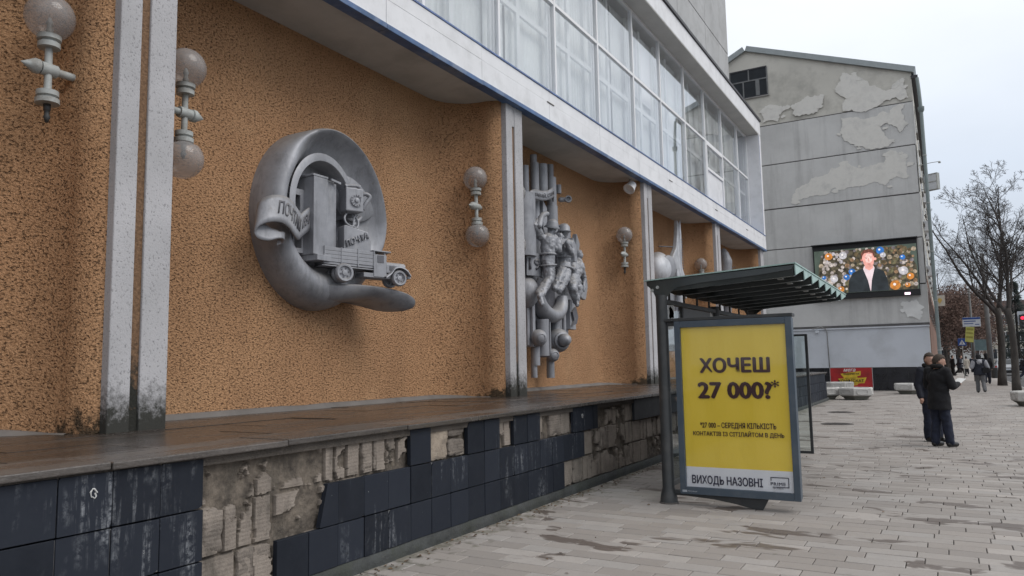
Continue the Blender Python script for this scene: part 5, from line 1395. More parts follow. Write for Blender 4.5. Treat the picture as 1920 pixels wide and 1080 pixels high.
pal = [(.36,.31,.29),(.36,.29,.21),(.19,.165,.175),(.50,.44,.41),(.12,.085,.042),(.28,.17,.095),(.14,.125,.065),(.43,.40,.43)]
mats_b = [emit('bauble_%d' % i, c, 1.0, .45, 9) for i, c in enumerate(pal)]
for i, mt_ in enumerate(mats_b): mt_.name = ['pearl','champagne','mauve','silver_pink','bronze','copper','olive_gold','lilac'][i]+'_bauble_light'
rb = random.Random(21)
def disc(cx, cz, r, n=12): return [(cx+r*math.cos(2*math.pi*k/n), cz+r*math.sin(2*math.pi*k/n)) for k in range(n)]
for k in range(290):
    cx, cz = rb.uniform(-5.55,-1.05), rb.uniform(5.25,7.44); r = rb.choice((.06,.07,.09,.10,.12))
    left = cx < -4.3
    i = rb.choice((0,0,1,2,3,7,3)) if left else rb.choice((1,4,4,5,6,6,2,3))
    q = MB(); q.prism([(p[0]-SX2,p[1]-SZ2) for p in disc(cx,cz,min(r,cz-5.18,7.5-cz),10)], (0,SD-.008-.004*(k%5)-k*.00001,0), (1,0,0), (0,0,1), (0,-1,0), .003); q.build('tree_bauble', mats_b[i], dsp)
E_or = emit('orange_bauble_light', (.62,.23,.04), 1.0, .35, 6); E_bl = emit('blue_bauble_light', (.03,.17,.52), 1.0, .4, 6); E_si = emit('silver_bauble_light', (.55,.53,.56), 1.0, .3, 7)
for (cx,cz,r,mt_) in ((-5.13,7.18,.19,E_or),(-4.42,7.18,.20,E_si),(-4.92,5.95,.19,E_si),(-2.02,5.43,.245,E_or),(-1.30,5.85,.17,E_or),(-1.60,6.15,.22,E_si),(-4.02,6.27,.17,E_bl),(-4.30,6.0,.15,E_bl),(-2.62,7.30,.19,E_bl),(-1.60,6.85,.13,E_bl),(-5.42,6.05,.10,E_bl),(-1.45,5.4,.12,E_or),(-4.6,5.38,.15,E_or),(-2.5,7.05,.14,E_si)):
    flat('big_bauble', disc(cx,cz,r,24), mt_, 8)
    flat('bauble_glint', disc(cx-.03,cz+.04,r*.28,12), emit('bauble_glint_light', (.95,.9,.88), 1.0) if 'bauble_glint_light' not in bpy.data.materials else bpy.data.materials['bauble_glint_light'], 9)
E_jac = emit('screen_dark_jacket', (.021,.027,.032), 1.0, .35, 3); E_shirt = emit('screen_pale_shirt', (.88,.72,.76), 1.0, .08, 4); E_skin = emit('screen_pink_skin', (.86,.40,.34), 1.0, .18, 5); E_hair = emit('screen_brown_hair', (.17,.055,.035), 1.0, .4, 12); E_sk2 = emit('screen_skin_highlight', (.98,.66,.60), 1.0, .12, 6); E_sk3 = emit('screen_skin_shade', (.55,.20,.17), 1.0, .1, 6)
flat('jacket', [(-4.27,5.176),(-2.30,5.176),(-2.36,5.75),(-2.50,6.18),(-2.86,6.40),(-2.95,6.44),(-3.42,6.44),(-3.58,6.38),(-4.0,6.20),(-4.20,5.8)], E_jac, 10)
flat('shirt', [(-3.20,5.25),(-3.16,5.25),(-3.10,5.75),(-2.93,6.40),(-2.98,6.52),(-3.42,6.52),(-3.48,6.38),(-3.28,5.75)], E_shirt, 11)
flat('neck', [(-3.38,6.40),(-3.18,6.28),(-3.0,6.40),(-3.0,6.66),(-3.38,6.66)], E_skin, 12)
flat('face', [(-3.42,6.62),(-3.33,6.44),(-3.20,6.37),(-3.06,6.44),(-2.96,6.62),(-2.92,6.95),(-2.96,7.2),(-3.2,7.32),(-3.44,7.2),(-3.50,6.95)], E_skin, 13)
flat('ear', disc(-2.885,6.87,.075,10), E_skin, 12); flat('ear', disc(-3.52,6.85,.06,10), E_sk3, 12)
flat('hair', [(-3.51,6.98),(-3.46,7.10),(-3.38,7.20),(-3.15,7.24),(-2.99,7.18),(-2.95,7.02),(-2.88,7.0),(-2.88,7.2),(-3.0,7.37),(-3.2,7.42),(-3.42,7.35),(-3.53,7.18)], E_hair, 14)
flat('face_light', [(-3.32,6.72),(-3.12,6.68),(-3.02,6.78),(-3.03,7.14),(-3.25,7.18),(-3.36,7.0)], E_sk2, 14)
flat('eyebrow', [(-3.37,6.96),(-3.24,6.98),(-3.24,7.0),(-3.37,6.99)], E_sk3, 15); flat('eyebrow', [(-3.13,6.99),(-3.01,6.98),(-3.01,7.0),(-3.13,7.015)], E_sk3, 15)
flat('eye', disc(-3.30,6.925,.025,8), E_hair, 15); flat('eye', disc(-3.07,6.935,.025,8), E_hair, 15)
flat('nose_shade', [(-3.20,6.93),(-3.175,6.93),(-3.15,6.76),(-3.22,6.75)], E_skin, 15); flat('mouth', [(-3.29,6.615),(-3.19,6.63),(-3.08,6.62),(-3.19,6.59)], E_sk3, 15)
flat('zip_line', [(-3.19,5.2),(-3.17,5.2),(-3.14,5.6),(-3.16,5.6)], E_shirt, 12)
sbx('status_lamp', emit('pink_status_light', (1.0,.72,.85), 2.2), -1.62, -1.36, GY-.30, GY-.281, 4.90, 5.02)
tag(sc_, 'large black framed video screen showing a man before a Christmas tree', 'screen')

# ---------------------------------------------------------------- red banner
bn_ = empty('shop_banner', (-4.41, GY-.14, .69)); BX, BY = -4.41, GY-.14
mb = MB(); mb.box(-1.01,1.01,-.02,.02,-.51,.51); fr = mb.build('sheet', pm('red_banner_print', (.42,.018,.02), .5, .35, 1.6), bn_)
M_bfr = pm('banner_frame', (.35,.33,.33), .5, .1, 4)
for (a,b,c,d) in ((-1.04,-1.011,-.54,.54),(1.011,1.04,-.54,.54),(-1.01,1.01,.511,.54),(-1.01,1.01,-.54,-.511)):
    mb = MB(); mb.box(a,b,-.03,.02,c,d); mb.build('frame_bar', M_bfr, bn_)
M_by = pm('yellow_banner_print', (.62,.42,.03), .5, .2, 5); M_bk = pm('black_banner_ink', (.02,.015,.01), .5, .1, 5); M_bw = pm('white_banner_ink', (.7,.62,.62), .5, .1, 5)
def bflat(poly, mat, dd, name='print_shape'):
    mb = MB(); mb.prism(poly, (0,-.021-dd,0), (1,0,0), (0,0,1), (0,-1,0), .003); mb.build(name, mat, bn_)
bflat([(-.52,.20),(.48,.34),(.46,.10),(-.36,-.02)], M_by, .001); bflat([(-.66,-.06),(.74,.0),(.62,-.30),(-.42,-.36),(-.58,-.2)], M_by, .005); bflat([(-.4,.06),(.3,.1),(.3,-.1),(-.3,-.1)], M_by, .009)
bflat([(-.25,-.38),(.33,-.33),(.28,-.40),(-.1,-.43)], M_by, .001)
def bt(s_, xl, zb, w_, h_, mat, bold=.02, shear=0): text('banner_lettering', s_, mat, bn_, (xl,-.036,zb), UX, UZ, w_, h_, .002, bold, 1, shear=shear)
bt('мега', -.35, .31, .58, .15, M_bw, .02, .3); bt('ВІДКРИТТЯ', -.36, .135, .74, .10, M_bk, .03); bt('МАГАЗИН', -.30, -.06, .5, .05, M_bk, .01); bt('КОНФІСКАТ', -.62, -.25, 1.22, .16, M_bk, .03)
tag(bn_, 'red and yellow shop banner reading КОНФІСКАТ on the dark base of the grey block', 'banner')

# ---------------------------------------------------------------- bracket signs on the street side
sg = empty('bracket_lightbox', (-.58, 46, 11.1))
mb = MB(); mb.m = Matrix.Rotation(R(-28),4,'Z'); mb.box(.25,.95,-.1,.1,-.42,.42); mb.build('box', M_side, sg, bevel=.02)
mb = MB(); mb.m = Matrix.Rotation(R(-28),4,'Z')
for (a,b,c,d) in ((.22,.26,-.45,.45),(.94,.98,-.45,.45),(.26,.94,.42,.45),(.26,.94,-.45,-.42),(.26,.94,-.02,.02)): mb.box(a,b,-.13,.12,c,d)
mb.build('frame', M_lampm, sg)
mb = MB(); mb.cyl((0,0,.3),(.3,-.1,.3),.02,6); mb.cyl((0,0,-.3),(.3,-.1,-.3),.02,6); mb.build('bracket', M_lampm, sg)
tag(sg, 'pale box sign on a bracket high on the corner of the grey block', 'sign')
sg = empty('lamp_arm', (-.58, 45, 11.95)); mb = MB(); mb.tube([(0,0,0),(.6,-.05,.05),(.95,-.05,.06)], .018, 6); mb.build('arm', M_lampm, sg); mb = MB(); mb.lathe([(.02,0),(.06,-.03),(.07,-.1),(.0,-.12)], (.97,-.05,.08), (0,0,1), 12); mb.build('head', M_lampm, sg, smooth=True)
tag(sg, 'thin lamp arm with tiny head above the bracket box sign', 'lamp')
sg = empty('hanging_shop_sign', (-.58, 50, 4.95)); mb = MB(); mb.box(.22,.74,-.04,.04,-.32,.28); mb.build('board', pm('cream_sign', (.62,.58,.50), .6, .1, 4), sg, bevel=.01)
mb = MB(); mb.lathe([(.10,0),(.12,.005),(.0,.006)], (.48,-.041,.02), (0,-1,0), 16); mb.box(.44,.52,-.046,-.042,-.16,-.08); mb.build('emblem', pm('gold_emblem', (.6,.42,.12), .5, .2, 6), sg); mb = MB(); mb.cyl((0,0,.30),(.74,0,.30),.015,6); mb.build('bracket', M_lampm, sg)
tag(sg, 'small cream shop sign with gold emblem hanging from the grey block', 'sign')

# ---------------------------------------------------------------- concrete planters
M_plan = pm('pale_planter_concrete', (.50,.49,.47), .9, .1, 4, bump=.25, bscale=40, dirt=(.28,.27,.25), dirtscale=3, dirtamt=.6)
M_plan2 = pm('dark_planter_base', (.14,.14,.12), .9, .2, 4, bump=.3, bscale=30)
def planter():
    o = empty('planter', (0,0,0))
    def hexp(r, z, st=1.15): return [(r*math.cos(R(60*k+30))*st, r*math.sin(R(60*k+30)), z) for k in range(6)]
    def shell(levels, name, mat, bevel=.012):
        mb = MB(); vs = []; fs = []
        for r, z in levels: vs += hexp(r, z)
        n = len(levels)
        for i in range(n-1):
            for k in range(6): fs.append((i*6+k, i*6+(k+1)%6, (i+1)*6+(k+1)%6, (i+1)*6+k))
        fs.append(tuple(range(5,-1,-1))); fs.append(tuple((n-1)*6+k for k in range(6)))
        mb.add(vs, fs); return mb.build(name, mat, o, bevel=bevel)
    shell([(.40,0),(.46,.10),(.56,.17)], 'base', M_plan2)
    bd = shell([(.56,.171),(.60,.20),(.61,.46),(.57,.50),(.50,.50),(.48,.44)], 'bowl', M_plan)
    # raised oval frame on each face
    for k in range(6):
        a = R(60*k); c = Vector((math.cos(a)*.535*1.15, math.sin(a)*.535, .33)); tn = (Vector(hexp(.6,0)[k])-Vector(hexp(.6,0)[k-1])).normalized()
        nv = Vector((tn.y,-tn.x,0)); nv = nv if nv.dot(c) > 0 else -nv
        c = (Vector(hexp(.608,.33)[k])+Vector(hexp(.608,.33)[k-1]))/2
        pts = []
        for q in range(20):
            b = 2*math.pi*q/20; cx = abs(math.cos(b))**.6*math.copysign(1,math.cos(b)); cz = abs(math.sin(b))**.6*math.copysign(1,math.sin(b))
            pts.append(c+tn*(.21*cx)+Vector((0,0,.10*cz))+nv*.004)
        mb = MB(); mb.tube(pts+[pts[0]], .014, 6, caps=False); mb.build('oval_frame', M_plan, bd, smooth=True)
    mb = MB(); mb.add(hexp(.485,.45), [(0,1,2,3,4,5)]); mb.build('soil', M_soil, o)
    return o
pl0 = planter()
for i, (x, y, rz_, lab) in enumerate(((-4.55,34.1,.1,'pale concrete planter leftmost of three in front of the red banner'),(-4.85,42.1,.5,'concrete planter standing furthest back against the red banner'),(-3.30,33.9,-.05,'concrete planter right of the front pair before the red banner'),
                                 (-1.56,39.5,.2,'lone concrete planter beside the two standing men, before the dark base'),(2.45,30.4,.3,'concrete planter cut off by the right edge of the picture'))):
    o = pl0 if i == 0 else copy_tree(pl0)
    o.location = (x, y, 0); o.rotation_euler = (0,0,rz_); tag(o, lab, 'planter', 'hexagonal concrete planters on the plaza')
# ================================================================== PEOPLE
M_skin = pm('skin', (.46,.27,.20), .55, .08, 30)
M_hairb = pm('grey_brown_hair', (.055,.040,.030), .85, .35, 60, bump=.5, bscale=120)
M_black = pm('black_wool_cloth', (.008,.008,.010), .95, .3, 12, bump=.4, bscale=150)
M_fur = pm('black_fur_collar', (.010,.009,.009), 1, .5, 40, bump=1, bscale=90, bdist=.03)
M_jean = pm('blue_denim', (.013,.017,.034), .9, .3, 8, bump=.3, bscale=140)
M_shoe = pm('dark_shoe_leather', (.012,.011,.011), .45, .2, 10)
M_greyc = pm('grey_trouser_cloth', (.11,.11,.115), .9, .2, 10, bump=.3, bscale=120)
M_greyj = pm('light_grey_jacket_panel', (.26,.26,.28), .85, .15, 10)
M_paperw = pm('white_paper', (.7,.7,.69), .8, .05, 9)
M_cream = pm('cream_coat_cloth', (.45,.41,.35), .9, .1, 8)
M_navyc = pm('navy_coat_cloth', (.016,.018,.028), .9, .25, 9)
def person(loc, rz, label, pose=None, H=1.74, coat=M_black, trous=M_jean, hair=M_hairb, vox=.014, fur=False, skirt=.70, hat=None, group='people on the pavement', bulk=1.0):
    k = H/1.76
    J = dict(pelvis=(0,0,.95), chest=(0,.0,1.30), neck=(0,.0,1.475), head=(0,.025,1.63), face=(0,1,0),
             shL=(-.185,0,1.42), shR=(.185,0,1.42), elL=(-.25,-.03,1.14), elR=(.25,-.03,1.14), wrL=(-.25,.06,.90), wrR=(.25,.06,.90),
             hipL=(-.09,0,.92), hipR=(.09,0,.92), knL=(-.10,.02,.50), knR=(.10,.02,.50), anL=(-.105,-.02,.09), anR=(.105,-.02,.09))
    J.update(pose or {})
    V = {a: Vector(b)*k if a != 'face' else Vector(b).normalized() for a, b in J.items()}
    f = V['face']; side = f.cross(Vector((0,0,1))).normalized(); upf = side.cross(f).normalized()
    hd_ = V['head']
    rotm = Matrix((side, f, upf)).transposed()
    b = MB()
    b.ball(hd_+upf*.01*k, .105*k, 20, 16, (.80,.96,1.18), rotm)
    b.ball(hd_+f*.045*k-upf*.065*k, .062*k, 12, 10, (.9,.9,.9), rotm)       # jaw
    b.cap(hd_+f*.098*k+upf*.02*k, .011*k, hd_+f*.118*k-upf*.022*k, .017*k, 8)   # nose
    b.ball(hd_+f*.086*k+upf*.035*k, .035*k, 10, 8, (1.5,.55,.4), rotm)       # brow
    b.ball(hd_+f*.095*k-upf*.062*k, .02*k, 8, 6, (1.4,.6,.5), rotm)       # lips
    for s_ in (-1, 1): b.ball(hd_+side*s_*.086*k-upf*.005*k-f*.01*k, .03*k, 8, 8, (.4,.7,1.1), rotm)
    b.cap(V['neck']-Vector((0,0,.05)), .06*k, hd_-upf*.05*k-f*.015*k, .055*k)
    b.cap(V['pelvis'], .12*k, V['chest'], .125*k); b.cap(V['chest'], .12*k, V['neck']-Vector((0,0,.06)), .07*k)
    for s_ in 'LR':
        b.cap(V['chest'].lerp(V['sh'+s_],.5), .08*k, V['sh'+s_], .06*k); b.cap(V['sh'+s_], .055*k, V['el'+s_], .045*k); b.cap(V['el'+s_], .043*k, V['wr'+s_], .030*k)
        dv = (V['wr'+s_]-V['el'+s_]).normalized(); pv = dv.cross(Vector((0,0,1)) if abs(dv.z) < .8 else Vector((0,1,0))).normalized()
        w_ = V['wr'+s_]; pal_ = w_+dv*.075*k
        b.cap(w_, .027*k, pal_, .032*k)
        dn = Vector((0,0,-1)); dn = (dn-dv*dn.dot(dv)); dn = dn.normalized() if dn.length > .1 else Vector((0,1,0))
        for q in range(4):
            r0 = pal_+pv*(q-1.5)*.019*k; ln = (.036,.042,.040,.030)[q]*k
            m1 = r0+dv*ln+dn*.008*k; b.cap(r0, .0095*k, m1, .009*k, 8); b.cap(m1, .009*k, m1+dv*ln*.5+dn*ln*.7, .008*k, 8)
        sg_ = -1 if s_ == 'R' else 1
        t0 = w_+dv*.025*k+pv*sg_*.028*k; b.cap(t0, .011*k, t0+dv*.035*k+pv*sg_*.02*k, .010*k, 8); b.cap(t0+dv*.035*k+pv*sg_*.02*k, .010*k, t0+dv*.062*k+pv*sg_*.012*k, .009*k, 8)
        b.cap(V['hip'+s_], .085*k, V['kn'+s_], .060*k); b.cap(V['kn'+s_], .058*k, V['an'+s_], .042*k)
        tof = J.get('toe'+s_); tv = Vector(tof)*k if tof else V['an'+s_]+Vector((0,.16*k,-.06*k))
        b.cap(V['an'+s_], .042*k, tv, .03*k)
    body = b.build('person', M_skin, None, remesh=max(.011, vox*.8))
    body.location = loc; body.rotation_euler = (0,0,rz)
    # coat
    c = MB(); B = bulk
    c.cap(V['chest']-Vector((.06*k,0,0)), .135*k*B, V['chest']+Vector((.06*k,0,0)), .135*k*B); c.cap(V['chest'], .15*k*B, V['neck']-Vector((0,0,.07)), .085*k)
    mid = V['pelvis'].lerp(V['chest'],.4); 
    c.cap(mid-Vector((.05*k,0,0)), .135*k*B, mid+Vector((.05*k,0,0)), .135*k*B); c.cap(V['pelvis'], .15*k*B, mid, .14*k*B); c.cap(mid, .14*k*B, V['chest'], .15*k*B)
    for s_, sx in (('L',-1),('R',1)):
        c.cap(V['pelvis']+Vector((sx*.05*k,0,0)), .135*k*B, V['pelvis'].lerp(V['kn'+s_], (.95-skirt)/.45)+Vector((0,0,.15)), .11*k*B)
        c.cap(V['chest'].lerp(V['sh'+s_],.55), .10*k*B, V['sh'+s_], .082*k*B); c.cap(V['sh'+s_], .08*k*B, V['el'+s_], .068*k*B); c.cap(V['el'+s_], .066*k*B, V['wr'+s_], .052*k*B)
    lv_ = [(1.02,.17,.14),(.95,.185,.15),(.85,.195,.155),(skirt,.20,.16)]; ne_ = 20
    vs_ = [Vector((a_*k*B*math.cos(2*math.pi*i/ne_), b2*k*B*math.sin(2*math.pi*i/ne_), z_*k)) for (z_, a_, b2) in lv_ for i in range(ne_)]
    c.add(vs_, [(q*ne_+i, (q+1)*ne_+i, (q+1)*ne_+(i+1)%ne_, q*ne_+(i+1)%ne_) for q in range(3) for i in range(ne_)]+[tuple(range(ne_)), tuple(range(4*ne_-1,3*ne_-1,-1))])
    co_ = c.build('coat', coat, body, remesh=vox, folds=(.16,.030))
    if fur:
        q = MB(); n_ = 14; pts = []
        for i in range(n_+1):
            a = R(-60+300*i/n_)-R(90)+R(0); pts.append(V['neck']+Vector((.088*k*math.cos(a+R(30)), .082*k*math.sin(a+R(30))-.005, .045*k-.05*k*max(0,math.sin(a+R(30))))))
        q.tube(pts, [.045*k*(1+.12*noise.noise(Vector((i*1.7,2,1)))) for i in range(len(pts))], 10); q.build('fur_collar', M_fur, co_, remesh=.012)
    tr = MB()
    for s_ in 'LR':
        tr.cap(V['hip'+s_], .112*k, V['kn'+s_], .092*k); tr.cap(V['kn'+s_], .09*k, V['an'+s_]+Vector((0,0,.01)), .082*k)
    tr.cap(V['hipL'], .11*k, V['hipR'], .11*k)
    tr.build('trousers', trous, body, remesh=vox, folds=(.11,.030))
    for s_ in 'LR':
        tof = J.get('toe'+s_); tv = Vector(tof)*k if tof else V['an'+s_]+Vector((0,.17*k,-.045*k))
        sm = MB(); an = V['an'+s_]; sm.cap(an-Vector((0,0,.03*k)), .05*k, tv, .042*k); sm.cap(an-Vector((0,.03*k,.035*k)), .05*k, an-Vector((0,0,.01)), .05*k)
        mz = min(v.z for v in sm.v); 
        for v in sm.v: v.z = max(v.z, .004) if an.z < .14*k else v.z
        sm.build('shoe', M_shoe, body, smooth=True)
    h = MB(); hm = MB(); hm.ball(Vector((0,0,0)), .112*k, 24, 18, (.84,.99,1.14))
    keep = []
    for v in hm.v:
        y_, z_ = v.y/k, v.z/k
        lim = .052 if y_ > .035 else (.052-(.035-y_)*1.9)
        keep.append(z_ > lim-.012*noise.noise(v*40) or False)
    hf = [fc for fc in hm.f if all(keep[i] for i in fc)]
    h.add([rotm @ (v*(1+.07*noise.noise(v*45)))+hd_+upf*.014*k-f*.006*k for v in hm.v], hf)
    if hat is None:
        ho = h.build('hair', hair, body, smooth=True); so_ = ho.modifiers.new('thick','SOLIDIFY'); so_.thickness = .012; so_.offset = 0
    else:
        q = MB(); q.ball(hd_+upf*.03*k, .128*k, 18, 12, (.9,1.05,1.0), rotm); q.cap(hd_-f*.06*k-upf*.02*k, .09*k, V['neck']-f*.02, .10*k); q.build('hood', hat, body, remesh=vox)
    tag(body, label, 'person', group)
    return body
p1 = person((-.17, 16.4, 0), R(-38), 'man in black coat with fur collar and blue jeans reading a paper', dict(elR=(.26,.06,1.14), wrR=(.16,.33,1.17), elL=(-.25,.02,1.15), wrL=(-.06,.30,1.12), head=(.02,.05,1.605), face=(.62,.78,-.30), anL=(-.11,-.04,.09), anR=(.12,.06,.09)), 1.75, fur=True, skirt=.70, bulk=1.10)
person((-.31, 17.35, 0), R(-150), 'grey haired man in dark coat facing the camera, behind the man reading', dict(elL=(-.26,-.02,1.16), wrL=(-.20,.16,.98), face=(.0,1,-.10)), 1.76, coat=M_navyc, fur=True, skirt=.74, bulk=1.05)
pp = MB(); pp.m = Matrix.Translation((.095,16.78,1.195)) @ Matrix.Rotation(R(-38),4,'Z') @ Matrix.Rotation(R(28),4,'X')
pp.grid(lambda i, j: (-.02+.045*i, -.05+.05*j, .006*math.sin(i*1.2)), 5, 5)
o = pp.build('paper_sheet', M_paperw); so_ = o.modifiers.new('thick','SOLIDIFY'); so_.thickness = .003
tag(o, 'white sheet of paper held by the man in the fur collar', 'paper')
w3 = person((1.30, 40.7, 0), R(4), 'man walking away in dark jacket with grey shoulders and grey trousers', dict(anL=(-.10,.16,.10), knL=(-.10,.13,.52), anR=(.12,-.18,.13), knR=(.11,.02,.50), head=(0,.10,1.60), chest=(0,.05,1.30), neck=(0,.08,1.46), elL=(-.30,.0,1.16), elR=(.30,.02,1.16), wrL=(-.22,.12,.98), wrR=(.20,.14,.98)), 1.80, coat=M_navyc, trous=M_greyc, vox=.022, hat=M_black, bulk=1.25, skirt=.80)
y_ = MB(); y_.cap((-.20,.02,1.44),.10,(.20,.02,1.44),.10); y_.cap((-.22,.0,1.42),.11,(-.31,-.02,1.18),.095); y_.cap((.22,.0,1.42),.11,(.31,0,1.18),.095); y_.cap((0,-.06,1.40),.12,(0,-.02,1.46),.1); y_.build('shoulder_panel', M_greyj, w3, remesh=.022)
b_ = MB(); b_.box(.10,.34,-.24,-.12,.92,1.16); b_.tube([(.22,-.18,1.15),(.05,-.17,1.35),(-.16,-.05,1.55)], .015, 6); b_.build('shoulder_bag', M_black, w3, bevel=.03)
STR = dict(anL=(-.10,.40,.10), knL=(-.10,.28,.52), anR=(.10,-.42,.20), knR=(.10,-.08,.50), chest=(0,.06,1.30), neck=(0,.10,1.46), head=(0,.14,1.60), wrL=(-.25,-.15,.95), wrR=(.25,.25,1.02))
person((2.10, 54.0, 0), R(2), 'person in dark coat just beyond the man with grey shoulders', dict(anL=(-.10,-.15,.14), anR=(.1,.14,.09)), 1.86, coat=M_black, trous=M_navyc, vox=.03, hat=M_black, bulk=1.1)
person((.92, 74, 0), R(-80), 'dark figure striding across the pavement with legs wide apart', STR, 1.85, coat=M_navyc, trous=M_black, vox=.03, bulk=1.15)
person((.45, 77, 0), R(-60), 'dark coated pedestrian half hidden behind the striding figure', None, 1.82, coat=M_black, trous=M_black, vox=.035, bulk=1.1)
person((1.62, 83, 0), R(10), 'pedestrian in a cream coat far down the pavement', None, 1.70, coat=M_cream, trous=M_black, vox=.035, skirt=.55)
person((2.35, 92, 0), R(0), 'distant pedestrian in dark coat left of the concrete pole', None, 1.75, coat=M_navyc, trous=M_black, vox=.035)
person((4.72, 64.5, -.12), R(-70), 'pedestrian in dark clothes crossing the road at the right edge', STR, 1.80, coat=M_navyc, trous=M_jean, vox=.03)
# ================================================================== TREES
def bark_mat(name, col):
    mt, t, nn, ll, bs = nodes(name)
    c = mix(t, ramp2(t, noisef(t, 9, 5, .7, stretch=(1,1,.3)), .3, .7), tuple(x*.6 for x in col), tuple(x*1.3 for x in col))
    ll.new(c, bs.inputs['Base Color']); bs.inputs['Roughness'].default_value = .95
    bumpn(t, bs, noisef(t, 14, 5, .7, stretch=(1,1,.25)), .7, .04); return mt
M_bark = bark_mat('dark_bark', (.055,.048,.043)); M_twig = bark_mat('twig_bark', (.05,.043,.040))
def bare_tree(loc, H, fork, r0, label, seed, lean=(0,0), levels=6, spread=.62, maxseg=9000, group='bare trees along the pavement', limbs=5):
    rn = random.Random(seed); o = empty('bare_tree', loc)
    tr = MB(); pts = []; rs = []
    n_ = 9
    for i in range(n_+1):
        u = i/n_; pts.append((lean[0]*u+.05*math.sin(u*5+seed), lean[1]*u+.05*math.cos(u*4+seed), fork*u)); rs.append(r0*(1.28-.28*min(1,u*6)) if u < .17 else r0*(1-.22*u))
    tr.tube(pts, rs, 14); tr.build('trunk', M_bark, o, smooth=True)
    cr = MB(); cnt = [0]
    def grow(p, d, ln, r, lv, upw):
        if cnt[0] > maxseg: return
        ns = (9, 6, 4, 3, 2)[min(lv,4)]
        P = [p]; Rr = [r]; q = p.copy(); dv = d.copy(); D = [d.copy()]
        for i in range(ns):
            dv = (dv+Vector((rn.uniform(-1,1), rn.uniform(-1,1), rn.uniform(-.8,.8)+upw))*(.12 if lv < 2 else .19)).normalized()
            q = q+dv*(ln/ns); P.append(q.copy()); D.append(dv.copy()); Rr.append(max(.006, r*(1-.82*(i+1)/ns)))
        cr.tube(P, Rr, 8 if lv < 1 else 5 if lv < 3 else 3, caps=False); cnt[0] += ns
        if lv >= levels: return
        kids = (11, 7, 6, 4)[min(lv,3)]
        for k in range(kids):
            u = .12+.86*(k+rn.random())/kids
            idx = min(ns-1, int(u*ns)); base = P[idx].lerp(P[idx+1], u*ns-idx); dd = D[idx]
            ax = Matrix.Rotation(rn.uniform(0,6.283), 3, dd) @ dd.orthogonal().normalized()
            nd = (Matrix.Rotation(rn.uniform(.55,1.05), 3, ax) @ dd); nd = (nd+Vector((0,0,.12))).normalized()
            rb_ = Rr[idx]
            grow(base, nd, ln*(.62-.34*u)*rn.uniform(.7,1.15), max(.007, rb_*.55), lv+1, upw*.6)
    top = Vector(pts[-1])
    for k in range(limbs):
        a = 2*math.pi*k/limbs+rn.uniform(-.3,.3); sp_ = spread*rn.uniform(.55,1.2) if k else .10
        d = Vector((math.cos(a)*sp_, math.sin(a)*sp_, 1)).normalized()
        grow(top-Vector((0,0,rn.uniform(0,fork*.12))), d, (H-fork)*(rn.uniform(.72,.95) if k else 1.0), r0*rn.uniform(.42,.55), 0, .22)
    for k in range(5):
        a = rn.uniform(0,6.28); z_ = fork*rn.uniform(.70,.98); d = Vector((math.cos(a), math.sin(a), rn.uniform(-.05,.30))).normalized()
        grow(Vector((lean[0]*z_/fork, lean[1]*z_/fork, z_)), d, (H-fork)*.42, r0*.25, 1, .02)
    cr.build('crown', M_twig, o, smooth=True)
    return tag(o, label, 'tree', group)
bare_tree((2.72, 51, 0), 12.0, 4.4, .20, 'big bare tree whose trunk stands left at the kerb', 5, (.05,0), 4, .62, 17000)
bare_tree((2.80, 42, 0), 10.2, 3.9, .165, 'bare leaning tree at the kerb, nearest the right edge', 11, (-.12,.1), 4, .60, 12000)
bare_tree((.2, 96, 0), 12, 4, .22, 'distant bare tree over the brown crowns', 23, (0,0), 3, .6, 5000)
M_leafb = pm('withered_brown_leaves', (.105,.064,.050), .9, .45, 1.4)
def leafy(loc, H, r0, rad, label, seed, nl=11000, mat=M_leafb):
    rn = random.Random(seed); o = empty('withered_tree', loc)
    tr = MB(); tr.tube([(0,0,0),(.05,0,H*.2),(-.05,.05,H*.5),(0,0,H*.8)], [r0*1.4,r0,r0*.7,r0*.2], 10)
    ends = []
    for k in range(16):
        a = rn.uniform(0,6.28); z0 = H*rn.uniform(.22,.7); ln = rad*rn.uniform(.5,1.0)
        e_ = Vector((math.cos(a)*ln, math.sin(a)*ln, z0+H*rn.uniform(.08,.28))); tr.tube([(0,0,z0),tuple(e_*.55+Vector((0,0,z0*.45))),tuple(e_)], [r0*.35,r0*.22,.02], 6); ends.append(e_)
    tr.build('trunk', M_bark, o, smooth=True)
    lf = MB()
    for i in range(nl):
        c = rn.choice(ends); p = c+Vector((max(-1,min(1,rn.gauss(0,.5)))*rad*.5, max(-1,min(1,rn.gauss(0,.5)))*rad*.5, max(-1,min(1,rn.gauss(0,.5)))*H*.16))
        if p.z < H*.2: continue
        s_ = rn.uniform(.06,.14); a = Vector((rn.uniform(-1,1),rn.uniform(-1,1),rn.uniform(-1,1))).normalized(); b = a.orthogonal().normalized()
        lf.add([p-a*s_, p+b*s_*.6, p+a*s_, p-b*s_*.6], [(0,1,2,3)])
    lf.build('crown', mat, o)
    return tag(o, label, 'tree', 'brown leaved trees at the end of the street')
leafy((-.05, 84, 0), 8.6, .16, 2.6, 'brown leaved tree beside the drainpipe of the grey block', 1)
leafy((1.15, 92, 0), 8.8, .17, 2.6, 'brown leaved tree behind the blue and white sign', 2)
leafy((2.9, 104, 0), 9.2, .18, 3.0, 'brown leaved tree seen between pole and big bare trunk', 3)
leafy((-1.2, 108, 0), 9.6, .18, 3.0, 'brown leaved tree furthest back behind the grey block corner', 4)
M_needle = pm('dark_needles', (.028,.038,.034), .9, .4, 2)
o = empty('fir_tree', (7.6, 108, -.16)); rn = random.Random(9)
tr = MB(); tr.tube([(0,0,0),(0,0,11)], [.22,.03], 8); tr.build('trunk', M_bark, o)
lf = MB()
